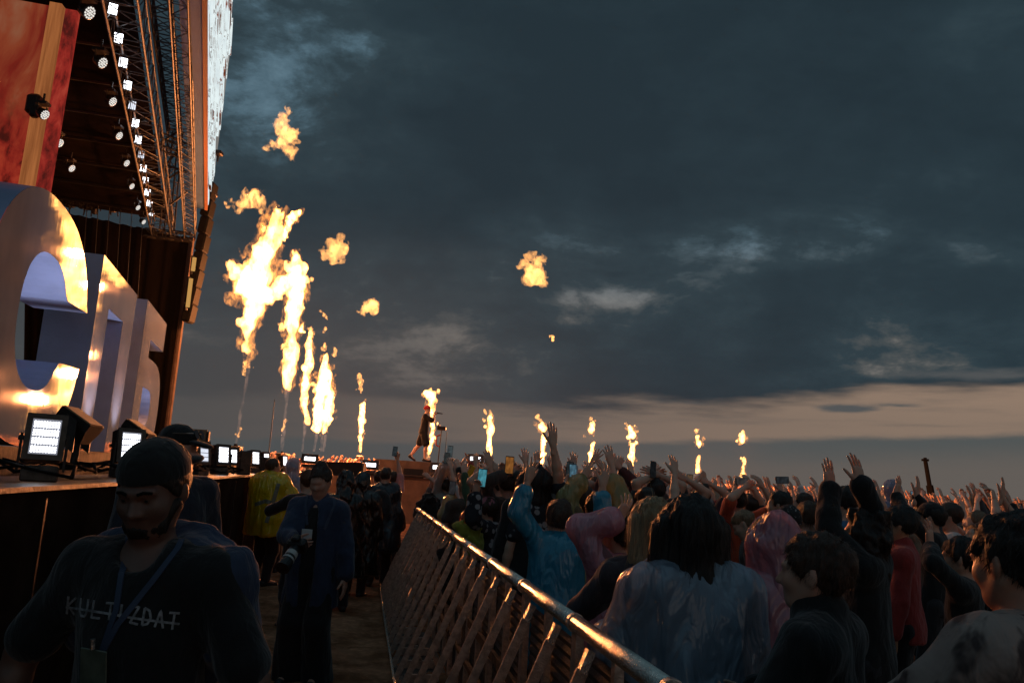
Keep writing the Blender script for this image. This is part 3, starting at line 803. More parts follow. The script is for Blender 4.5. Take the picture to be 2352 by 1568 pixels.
for px, py, lab in ((502, 352, 'small dark speaker box hanging out from the roof screen'), (489, 446, 'dark clamp box at the foot of the roof screen')):
    c = at(px, py, 26.6); rt = empty('rigging_box', c, lab, 'rigging'); MB().bevbox(c, (.26, .3, .16), .03).build('box', M['black'], rt); MB().tube(c - UP * .05, c - UP * .32, .045, 6, .02).tube(c, c + np.array([-.5, 0, .05]), .02, 5).build('bracket', M['black'], rt)

# ------------------------------------------------------------------ red picture screen at the left with its timber frame
rs_ = empty('red_screen', at(60, 430, 15.5), 'tall screen with a blurred red and orange picture behind the curved letter', 'screen')
mt, t = new_mat('red_picture'); g = t.node('ShaderNodeTexCoord').outputs['Object']
a1 = t.noise(t.mapping(g, (1.0, 1, .45)), .9, 5, .6, .5); a2 = t.noise(t.mapping(g, (1.6, 1, .8), (3, 0, 2)), 2.3, 5, .65, .4)
zc = t.node('ShaderNodeSeparateXYZ', {0: g}).outputs[2]
pc = t.ramp(a1, [(.34, (.06, .012, .008)), (.46, (.22, .020, .012)), (.56, (.30, .06, .025)), (.68, (.34, .15, .08))])
pc = t.mixc(t.smooth(t.math('MULTIPLY', zc, 1.0), 2.6, .2), pc, t.ramp(a2, [(.36, (.05, .008, .006)), (.48, (.30, .022, .014)), (.62, (.42, .045, .022))]))
em = t.node('ShaderNodeEmission', {0: pc, 1: .72}); t.node('ShaderNodeOutputMaterial', {0: em.outputs[0]})
er = at(50, 430, 15.5); base = np.array([er[0], 15.5, 1.6])
MB().box(base + np.array([-3.05, .2, 8.0]), (6, .14, 8.4)).build('picture', mt, rs_)
fr, t = new_mat('glowing_beam'); g = t.node('ShaderNodeTexCoord').outputs['Object']
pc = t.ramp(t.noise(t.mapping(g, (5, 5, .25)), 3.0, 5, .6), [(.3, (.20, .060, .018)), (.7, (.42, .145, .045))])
em = t.node('ShaderNodeEmission', {0: pc, 1: .9}); t.node('ShaderNodeOutputMaterial', {0: em.outputs[0]})  # the orange light on the timber beam is put in as emission
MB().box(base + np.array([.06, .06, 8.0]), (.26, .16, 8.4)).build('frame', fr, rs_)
mt2, t = new_mat('red_side_picture'); g = t.node('ShaderNodeTexCoord').outputs['Object']
pc = t.ramp(t.noise(t.mapping(g, (1, 1, .5)), 2.6, 6, .65, .3), [(.36, (.07, .010, .008)), (.5, (.28, .022, .016)), (.64, (.40, .05, .03))])
em = t.node('ShaderNodeEmission', {0: pc, 1: .9}); t.node('ShaderNodeOutputMaterial', {0: em.outputs[0]})
MB().box(base + np.array([.31, .2, 8.0]), (.26, .14, 8.4)).build('side_picture', mt2, rs_)
c = base + np.array([.02, -.1, 6.95]); MB().bevbox(c, (.28, .2, .42), .05).bevbox(c + np.array([.08, -.05, -.2]), (.18, .16, .22), .04).build('clamp', M['black'], rs_)

# ------------------------------------------------------------------ crane mast beyond the crowd
c0, c1 = at(2141, 1150, 60), at(2125, 1056, 60); mc = empty('telescopic_mast', np.array([c0[0], c0[1], 0]), 'dark telescopic mast leaning above the far crowd at the right', 'mast')
mid = c0 * .62 + c1 * .38
MB().tube(np.array([c0[0] + .3, 60, 0]), mid, .30, 8, .26).build('lower_section', M['cable'], mc); MB().tube(mid, c1, .17, 8, .15).build('upper_section', M['cable'], mc)
MB().box(c1, (.42, .3, .16)).box(c1 + UP * .1, (.16, .2, .16)).build('head', M['cable'], mc); MB().tube(mid - UP * .9, mid + np.array([-1.4, 0, -2.6]), .07, 6).build('strut', M['darktruss'], mc)
# ------------------------------------------------------------------ flames: hulls grown from noise, filled with a glowing (emitting) gas
def fire_mat(name, strength, freq, lo, hi, col=(1.0, .40, .095)):
    mt, t = new_mat(name); g = t.node('ShaderNodeTexCoord').outputs['Object']
    n = t.noise(t.mapping(g, (1, 1, .55)), freq, 3, .62, .4)
    st_ = t.math('MULTIPLY', t.smooth(n, lo, hi), strength)
    v = t.node('ShaderNodeEmission', {0: (*col, 1), 1: st_})
    o = t.node('ShaderNodeOutputMaterial'); t.l.new(v.outputs[0], o.inputs['Volume'])
    return mt


FIRE = {}


def flame(name, label, Y, body, jets=(), balls=(), light=0.0, seed=0, hot=1.0, base=None):
    """body / balls: (px, py, radius px) chains at distance Y; jets: thin gas streams"""
    sc_ = Y / FPX
    allp = [q for ch in list(body) + list(balls) for q in ch] + [(*q, 4) for j in jets for q in j]
    lowest = max(allp, key=lambda q: q[1]); root = empty(name, at(lowest[0], lowest[1], Y), label, 'flame', None)
    O = np.array(root.location)
    for part, chains, heat in (('flame_body', body, hot), ('fireball', balls, hot * .20)):
        for ch in chains:
            P = [at(a, b_, Y) for a, b_, _ in ch]; Rr = [r * sc_ for _, _, r in ch]
            rm = float(np.mean(Rr)); mx = max(Rr); h = max(2.1 * sc_, mx / 26)
            lo = np.min([p - r * 1.9 for p, r in zip(P, Rr)], 0); hi = np.max([p + r * 1.9 for p, r in zip(P, Rr)], 0)
            f = Field(lo, hi, h); rg = np.random.default_rng(seed + len(ch))
            if len(P) == 1: f.ell(P[0], (Rr[0] * .8,) * 3, k=.3 * rm)
            for k in range(len(P) - 1):
                f.cap(P[k], P[k + 1], Rr[k] * .72, Rr[k + 1] * .72, k=rm * .5)
            for p, r in zip(P, Rr):                                  # billows off the core
                for _ in range(5): f.ell(p + rg.normal(0, .55, 3) * r * np.array([1, 1, 1.1]), np.array([.42, .42, .5]) * r * rg.uniform(.6, 1.15), k=.25 * r)
            fr_ = .95 / rm
            f.noise(rm * .50, (fr_, fr_, fr_ * .62), 5, seed, band=rm * 1.6)
            f.noise(rm * .14, (fr_ * 4.5, fr_ * 4.5, fr_ * 2.6), 3, seed + 5, band=rm)
            if part == 'flame_body':                                # cooler orange fringe round the white-hot core
                g_ = Field(lo - rm * .3, hi + rm * .3, h * 1.3); off_ = np.round((f.lo - g_.lo) / g_.h).astype(int)
                for k in range(len(P) - 1): g_.cap(P[k], P[k + 1], Rr[k] * .92, Rr[k + 1] * .92, k=rm * .5)
                for p, r in zip(P, Rr):
                    for _ in range(4): g_.ell(p + rg.normal(0, .7, 3) * r, np.array([.45, .45, .55]) * r * rg.uniform(.6, 1.1), k=.25 * r)
                g_.noise(rm * .62, (fr_ * 1.1, fr_ * 1.1, fr_ * .6), 5, seed + 3, band=rm * 1.8); v, _, q = g_.mesh()
                if ('fr', round(math.log(rm) * 2.5)) not in FIRE: FIRE[('fr', round(math.log(rm) * 2.5))] = fire_mat('fire_fringe', 2.2 / rm, 2.0 / rm, .46, .74, (1.0, .34, .06))
                if len(v): link_mesh('flame_fringe', raw_mesh('flame_fringe', [(v - O, q, 0)], FIRE[('fr', round(math.log(rm) * 2.5))], smooth=False), root)
            v, _, q = f.mesh()
            if len(v) == 0: continue
            key = (part, round(math.log(rm) * 2.5), round(heat, 2))
            if key not in FIRE: FIRE[key] = fire_mat('fire_gas', heat * 10.0 / rm, 1.3 / rm, .28 if part == 'flame_body' else .40, .74 if part == 'flame_body' else .66)
            o = link_mesh(part, raw_mesh(part, [(v - O, q, 0)], FIRE[key], smooth=False), root)
            o.visible_shadow = True
    for j in jets:
        P = [at(*q, Y) for q in j]; r0 = 2.6 * sc_; rg = np.random.default_rng(seed)
        lo = np.min(P, 0) - r0 * 8; hi = np.max(P, 0) + r0 * 8; f = Field(lo, hi, max(1.3 * sc_, .012))
        n = 14
        for k in range(n):
            a_, c_ = P[0] + (P[-1] - P[0]) * k / n, P[0] + (P[-1] - P[0]) * (k + 1) / n; f.cap(a_, c_, r0 * (1 + k * .05), r0 * (1 + (k + 1) * .05), k=0)
        f.noise(r0 * .8, (.35 / r0, .35 / r0, .12 / r0), 3, seed, band=r0 * 4)
        v, _, q = f.mesh()
        if 'jet' not in FIRE: FIRE['jet'] = fire_mat('gas_stream', 2.2, 9.0, .30, .75, (.95, .50, .34))
        link_mesh('gas_jet', raw_mesh('gas_jet', [(v - O, q, 0)], FIRE['jet'], smooth=False), root)
    if base is not None:
        p = at(*base, Y); b = MB(); b.bevbox(p - UP * .12, (.34, .34, .24), .03); b.tube(p, p + UP * .06, .05, 8); b.build('flame_machine', M['black'], root)
    if light > 0:
        ws = [(at(a, b_, Y), r) for ch in body for a, b_, r in ch]; W = sum(r for _, r in ws)
        ctr = sum(p * r for p, r in ws) / W
        L = bpy.data.lights.new('fire_light', 'POINT'); L.energy = light; L.color = (1.0, .31, .10); L.specular_factor = 0.0; L.shadow_soft_size = max(.12, 10 * sc_)
        lo = bpy.data.objects.new('fire_light', L); COL.objects.link(lo); lo.parent = root; lo.location = ctr - O
    return root


FL = .42
flame('flame_jet', 'tallest flame jet on the stage with a ragged white-hot column, nearest the letters', 22.0,
      [[(574, 828, 9), (563, 795, 17), (576, 745, 22), (585, 700, 24), (572, 655, 34), (560, 635, 26)], [(572, 665, 26), (597, 625, 34), (612, 575, 30), (625, 530, 24), (640, 485, 15)], [(540, 632, 18), (575, 640, 24)], [(655, 540, 8), (668, 500, 13), (688, 488, 7)]],
      [[(541, 1020), (552, 940), (573, 835)]], [[(545, 470, 15), (575, 462, 20), (595, 455, 20), (605, 490, 10)], [(518, 470, 5), (524, 478, 5)], [(563, 832, 6), (560, 858, 4)], [(553, 985, 4), (546, 1000, 5)]],
      2600 * FL, 11, 1.0, (541, 1024))
flame('flame_jet', 'second tall flame jet, bending left to touch the tallest one', 29.0,
      [[(662, 885, 12), (664, 850, 17), (672, 805, 19), (670, 755, 20), (676, 705, 23), (682, 655, 24), (680, 615, 18), (677, 588, 11)], [(632, 668, 20), (655, 655, 24), (685, 640, 20)], [(690, 760, 6), (696, 745, 4)]],
      [[(648, 1036), (654, 960), (660, 890)]], [[(655, 965, 4), (650, 985, 5)]], 5000 * FL, 23, 1.0, (648, 1040))
flame('flame_jet', 'slim flame jet just left of the broad twin one on the stage', 33.0,
      [[(704, 965, 6), (699, 925, 10), (703, 885, 13), (708, 840, 14), (711, 800, 11), (713, 765, 7)]], [[(694, 1034), (703, 965)]], [[(712, 755, 7), (717, 770, 5)]], 4000 * FL, 31, 1.0)
flame('flame_jet', 'broad white flame jet on twin gas streams, third from the tallest', 36.0,
      [[(729, 985, 8), (733, 945, 15), (738, 895, 17), (745, 850, 14), (750, 820, 8)], [(745, 990, 7), (752, 945, 15), (757, 905, 14), (752, 860, 12)]], [[(722, 1034), (730, 985)], [(737, 1034), (741, 990)], [(743, 1034), (748, 1000)]],
      [[(745, 800, 6), (746, 790, 5)], [(745, 762, 5), (747, 752, 4)], [(738, 715, 4), (748, 727, 6)], [(768, 815, 6), (770, 800, 4)]], 8000 * FL, 41, 1.0)
flame('flame_jet', 'lone slender flame jet between the stage group and the singer', 40.0,
      [[(828, 1035, 3), (829, 1005, 6), (831, 965, 9), (833, 930, 7)]], [], [[(829, 895, 7), (828, 875, 7), (824, 862, 5)]], 11500 * FL, 53, 1.0, (827, 1046))
flame('flame_jet', 'flame jet directly behind the singer', 44,
      [[(983, 1050, 4), (992, 1010, 6), (994, 975, 6), (991, 940, 6)], [(991, 935, 8), (988, 910, 14), (985, 902, 9)]], [], [[(972, 905, 5), (975, 910, 4)]], 11500 * FL, 61, 1.0)
flame('flame_jet', 'forked flame jet first to the right of the singer', 48.5, [[(1123, 1066, 5), (1124, 1020, 7), (1127, 985, 9), (1126, 962, 8)]], [], [[(1116, 948, 5), (1113, 942, 4)], [(1128, 950, 5), (1126, 943, 4)], [(1113, 965, 5)]], 11000 * FL, 71)
flame('flame_jet', 'flame jet with a hot ball touching the tall raised hand', 48.5, [[(1243, 1080, 5), (1246, 1040, 7), (1248, 1008, 6)], [(1245, 980, 10), (1248, 984, 8)]], [], [[(1236, 962, 7), (1234, 960, 5)]], 11000 * FL, 73)
flame('flame_jet', 'flame jet behind a spread hand with a ball hovering over it', 49.5, [[(1356, 1080, 4), (1358, 1040, 6), (1362, 1018, 5)], [(1358, 988, 9), (1359, 975, 7)]], [], [[(1357, 962, 6)]], 11000 * FL, 79)
flame('flame_jet', 'wavy flame jet in the middle of the row above the crowd', 50.5, [[(1448, 1092, 5), (1450, 1050, 8), (1452, 1022, 7)], [(1444, 1005, 5), (1452, 998, 9), (1448, 982, 7)]], [], [[(1441, 975, 4), (1436, 972, 3)]], 11000 * FL, 83)
flame('flame_jet', 'short flame jet second from the right end with a torn puff above', 51.5, [[(1602, 1080, 7), (1605, 1050, 5)], [(1606, 1016, 8), (1602, 1008, 6)]], [], [[(1600, 990, 6), (1606, 986, 5)]], 11000 * FL, 89)
flame('flame_jet', 'short flame jet at the right end of the row with a round puff', 53, [[(1706, 1090, 7), (1709, 1055, 5)], [(1704, 1010, 9), (1706, 1004, 9)]], [], [], 11000 * FL, 97)
for px, py, Yd, ch, lab, sd in (
        (655, 300, 16, [(662, 252, 8), (650, 268, 11), (648, 292, 17), (664, 312, 22), (650, 325, 16), (672, 350, 12), (628, 330, 8), (612, 342, 6)], 'torn orange fireball drifting highest above the stage', 5),
        (775, 570, 20, [(768, 568, 24), (782, 575, 24)], 'round yellow fireball right of the two tall flames', 7),
        (852, 700, 24, [(838, 708, 12), (856, 700, 20)], 'small ragged fireball lowest over the stage, right of the flames', 9),
        (1228, 625, 30, [(1222, 622, 27), (1232, 632, 26)], 'lone round fireball high above the crowd', 13),
        (1269, 775, 34, [(1268, 772, 5), (1270, 780, 4)], 'tiny red wisp of flame under the lone round fireball', 17)):
    sc_ = Yd / FPX; P = [at(a, b_, Yd) for a, b_, _ in ch]; Rr = [r * sc_ for _, _, r in ch]; mx = max(Rr); rm = float(np.mean(Rr))
    f = Field(np.min(P, 0) - mx * 2.2, np.max(P, 0) + mx * 2.2, max(2.0 * sc_, mx / 28)); rg = np.random.default_rng(sd)
    for k in range(len(P) - 1): f.cap(P[k], P[k + 1], Rr[k] * .7, Rr[k + 1] * .7, k=rm * .4)
    for p, r in zip(P, Rr):
        for _ in range(9): f.ell(p + rg.normal(0, .55, 3) * r, np.array([.4, .4, .4]) * r * rg.uniform(.6, 1.2), k=.5 * r)
    f.noise(rm * (.22 if sd != 5 else .50), (1.7 / rm,) * 3, 5, sd, band=rm * 1.6); f.noise(rm * .20, (4.2 / rm,) * 3, 4, sd + 1, band=rm)
    v, _, q = f.mesh(); c = np.mean(P, 0)
    o = link_mesh('fireball', raw_mesh('fireball', [(v - c, q, 0)], fire_mat('fireball_gas', (2.1 if sd != 5 else 1.1) / rm, 1.6 / rm, .26, .66, (1.0, .42, .10)), smooth=False), loc=c)
    setp(o, lab, 'fireball')
# ------------------------------------------------------------------ people
def unit(v): v = np.array(v, float); return v / (np.linalg.norm(v) + 1e-9)


def rotx(a): c, s = math.cos(a), math.sin(a); return np.array([[1, 0, 0], [0, c, -s], [0, s, c]])
def roty(a): c, s = math.cos(a), math.sin(a); return np.array([[c, 0, s], [0, 1, 0], [-s, 0, c]])
def rotz_(a): c, s = math.cos(a), math.sin(a); return np.array([[c, -s, 0], [s, c, 0], [0, 0, 1]])


def skin_mat():
    mt, t = new_mat('skin'); tc = t.node('ShaderNodeTexCoord').outputs['Object']; c = t.node('ShaderNodeObjectInfo').outputs['Color']
    n = t.noise(tc, 9, 4, .6)
    cc = t.mixc(t.smooth(n, .35, .7), t.mixc(1, c, (1.06, .90, .86), 'MULTIPLY'), t.mixc(1, c, (.94, 1.0, 1.0), 'MULTIPLY'))
    bn = t.node('ShaderNodeBump', {'Height': t.noise(tc, 220, 3, .6), 'Strength': .12, 'Distance': .004})
    p = t.node('ShaderNodeBsdfPrincipled', {'Base Color': cc, 'Roughness': .46, 'Normal': bn.outputs[0], 'Subsurface Weight': 0.0})
    t.node('ShaderNodeOutputMaterial', {0: p.outputs[0]}); return mt


def cloth_mat(name, rough=.85, bump=.5, bscale=16, sheen=.2):
    mt, t = new_mat(name); tc = t.node('ShaderNodeTexCoord').outputs['Object']; c = t.node('ShaderNodeObjectInfo').outputs['Color']
    n = t.noise(t.mapping(tc, (1, 1, .6)), 7, 5, .6, .5)
    cc = t.mixc(t.smooth(n, .3, .7), t.mixc(1, c, (.78,) * 3, 'MULTIPLY'), t.mixc(1, c, (1.15,) * 3, 'MULTIPLY'))
    h = t.math('ADD', t.noise(t.mapping(tc, (1, 1, .45)), bscale, 3, .55, .6), t.math('MULTIPLY', t.noise(tc, 400, 2), .06))
    bn = t.node('ShaderNodeBump', {'Height': h, 'Strength': bump, 'Distance': .035})
    p = t.node('ShaderNodeBsdfPrincipled', {'Base Color': cc, 'Roughness': rough, 'Normal': bn.outputs[0], 'Sheen Weight': sheen, 'Specular IOR Level': .3})
    t.node('ShaderNodeOutputMaterial', {0: p.outputs[0]}); return mt


def hair_mat():
    mt, t = new_mat('hair'); tc = t.node('ShaderNodeTexCoord').outputs['Object']; c = t.node('ShaderNodeObjectInfo').outputs['Color']
    n = t.noise(t.mapping(tc, (60, 60, 3.0)), 1.6, 5, .65, .3)
    cc = t.mixc(t.smooth(n, .3, .7), t.mixc(1, c, (.55,) * 3, 'MULTIPLY'), t.mixc(1, c, (1.35,) * 3, 'MULTIPLY'))
    bn = t.node('ShaderNodeBump', {'Height': n, 'Strength': .8, 'Distance': .012})
    p = t.node('ShaderNodeBsdfPrincipled', {'Base Color': cc, 'Roughness': .42, 'Normal': bn.outputs[0], 'Specular IOR Level': .4})
    t.node('ShaderNodeOutputMaterial', {0: p.outputs[0]}); return mt


def poncho_mat():
    """thin wrinkled rain plastic: part see-through, part milky, with a sharp wet shine"""
    mt, t = new_mat('rain_plastic'); tc = t.node('ShaderNodeTexCoord').outputs['Object']; c = t.node('ShaderNodeObjectInfo').outputs['Color']
    n = t.noise(t.mapping(tc, (1, 1, .32)), 6.5, 3, .5, 1.2); n2 = t.noise(t.mapping(tc, (1, 1, .4)), 22, 2, .5, .8)
    h = t.math('ADD', n, t.math('MULTIPLY', n2, .14))
    bn = t.node('ShaderNodeBump', {'Height': h, 'Strength': .9, 'Distance': .07})
    p = t.node('ShaderNodeBsdfPrincipled', {'Base Color': c, 'Roughness': .20, 'Normal': bn.outputs[0], 'Specular IOR Level': .9, 'Coat Weight': .5, 'Coat Roughness': .12, 'Coat Normal': bn.outputs[0]})
    tl = t.node('ShaderNodeBsdfTranslucent', {0: c, 'Normal': bn.outputs[0]})
    m1 = t.node('ShaderNodeMixShader', {0: .42, 1: p.outputs[0], 2: tl.outputs[0]})
    tr = t.node('ShaderNodeBsdfTransparent', {0: (.9, .9, .92, 1)})
    a = t.node('ShaderNodeObjectInfo').outputs['Alpha']
    fac = t.math('SUBTRACT', 1.0, a)
    m2 = t.node('ShaderNodeMixShader', {0: fac, 1: m1.outputs[0], 2: tr.outputs[0]})
    t.node('ShaderNodeOutputMaterial', {0: m2.outputs[0]}); return mt


M['skin'] = skin_mat(); M['cloth'] = cloth_mat('woven_cloth'); M['hair'] = hair_mat(); M['plastic'] = poncho_mat()
M['leather'] = mat('shoe_rubber', (.02, .02, .02), .6)
M['phone'] = mat('phone_case', (.015, .015, .017), .25, .1)


def pattern_mat(name, lo, hi, scale, a, b_, mode='noise'):
    mt, t = new_mat(name); tc = t.node('ShaderNodeTexCoord').outputs['Object']
    if mode == 'spots':
        v = t.node('ShaderNodeTexVoronoi', {'Vector': tc, 'Scale': scale}); f = t.math('SUBTRACT', 1.0, v.outputs['Distance'])
        f = t.math('ADD', f, t.math('MULTIPLY', t.noise(tc, scale * 2.4, 3), .25))
    else: f = t.noise(t.mapping(tc, (1, 1, .7)), scale, 3, .5, .8)
    c = t.mixc(t.smooth(f, a, b_), lo, hi)
    bn = t.node('ShaderNodeBump', {'Height': t.noise(t.mapping(tc, (1, 1, .45)), 14, 3, .55, .6), 'Strength': .5, 'Distance': .035})
    p = t.node('ShaderNodeBsdfPrincipled', {'Base Color': c, 'Roughness': .85, 'Normal': bn.outputs[0]})
    t.node('ShaderNodeOutputMaterial', {0: p.outputs[0]}); return mt


SKIN = [(.55, .32, .225), (.62, .38, .275), (.50, .285, .20), (.66, .42, .31)]
HAIRC = [(.012, .009, .008), (.022, .014, .010), (.045, .025, .015), (.07, .04, .022), (.10, .06, .03), (.24, .15, .07)]


def hand_field(wrist, hd, n, side, s, h, curl=.25, spread=.16, thumb=.9):
    """palm, four bent fingers of different lengths and a thumb from the side of the palm. hd = pointing, n = way the palm faces"""
    hd = unit(hd); n = unit(n - hd * (np.array(n) @ hd)); wv = np.cross(n, hd) * (-1 if side > 0 else 1)   # towards the thumb
    s = s * .98; fat = max(1.0, h / .0062)
    f = Field(wrist - .235 * s, wrist + .235 * s, h)
    kn = [(.031, .092), (.0105, .098), (-.0100, .094), (-.0290, .084)]
    ln = [(.040, .026, .020), (.045, .030, .021), (.042, .027, .020), (.032, .021, .018)]
    rad = [.0088, .0090, .0086, .0076]
    for (kx, kz) in kn: f.cap(wrist + wv * kx * .62 * s + hd * .004, wrist + (wv * kx + hd * kz) * s, .0150 * s, .0115 * s * min(fat, 1.2), k=.014)
    f.ell(wrist + (hd * .05 + n * .006) * s, np.array([.036, .05, .0155]) * s, np.stack([wv, hd, n], 1), k=.012)
    f.cap(wrist - hd * .07 * s, wrist + hd * .012 * s, .026 * s, .0235 * s, k=.02, flat=(n, .78))
    for i, ((kx, kz), L3, r) in enumerate(zip(kn, ln, rad)):
        p = wrist + (wv * kx + hd * kz) * s; fan = (1.5 - i) * spread * .55; d = unit(hd * math.cos(fan) + wv * math.sin(fan)); ang = curl * (.55 + .12 * i)
        for j, L in enumerate(L3):
            dd = unit(d * math.cos(ang) + n * math.sin(ang)); q = p + dd * L * s
            f.cap(p, q, r * s * fat * (1 - .07 * j), r * s * fat * (.94 - .09 * j), k=.004); p = q; ang += curl * (.9 if j == 0 else .6)
    p = wrist + (wv * .022 + hd * .022 + n * .004) * s; d1 = unit(wv * .75 * thumb + hd * .72 + n * .25); q = p + d1 * .046 * s
    f.cap(p, q, .0150 * s, .0108 * s * min(fat, 1.25), k=.014); d2 = unit(wv * .45 * thumb + hd * .85 + n * (.25 + curl * .6)); p2 = q + d2 * .034 * s
    f.cap(q, p2, .0102 * s * fat, .0092 * s * fat, k=.004); f.cap(p2, p2 + unit(d2 + n * curl * .5) * .022 * s, .0092 * s * fat, .0074 * s * fat, k=.004)
    return f


def ik(S, W, l1, l2, hint):
    d = W - S; L = np.linalg.norm(d)
    if L > (l1 + l2) * .995: W = S + d / L * (l1 + l2) * .995; d = W - S; L = np.linalg.norm(d)
    L = max(L, abs(l1 - l2) + .02); u = d / np.linalg.norm(d); a = (l1 * l1 - l2 * l2 + L * L) / (2 * L); hgt = math.sqrt(max(l1 * l1 - a * a, 0))
    v = np.array(hint, float); v = unit(v - u * (v @ u)); return S + u * a + v * hgt, W


def strands(v, q, n, style, seed):
    """loose hairs as thin tapering ribbons growing out of the hair surface"""
    rg = np.random.default_rng(seed + 5); c = v[q].mean(1); nn = vnormals(v, q)[q].mean(1); pick = rg.integers(0, len(q), n); c, nn = c[pick], nn[pick]
    lg = style in ('long', 'bob', 'curly', 'tail'); L = rg.uniform(.02, .09 if lg else .036, n)[:, None]
    dn = np.array([0, 0, -1.0]) if lg else np.array([0, .45, -.75]); d = dn - nn * (nn @ dn)[:, None] * .9 + nn * (.14 if lg else .17) + rg.normal(0, .20 if lg else .26, (n, 3)); d /= np.linalg.norm(d, axis=1, keepdims=True)
    wv = np.cross(d, nn) + 1e-6; wv /= np.linalg.norm(wv, axis=1, keepdims=True); V = []; p = c - nn * .004; k = 4; wd = rg.uniform(.0007, .0016, n)[:, None]
    for j in range(k + 1):
        t = 1 - j / k * .85; V.append(p - wv * wd * t); V.append(p + wv * wd * t); p = p + d * L / k; d = d + np.array([0, 0, -.18]) + rg.normal(0, .08, (n, 3)); d /= np.linalg.norm(d, axis=1, keepdims=True)
    V = np.stack(V, 1).reshape(-1, 3); b = np.arange(n)[:, None] * (2 * (k + 1)); Q = np.concatenate([b + np.array([2 * j, 2 * j + 1, 2 * j + 3, 2 * j + 2]) for j in range(k)]).reshape(-1, 4)
    return V, Q


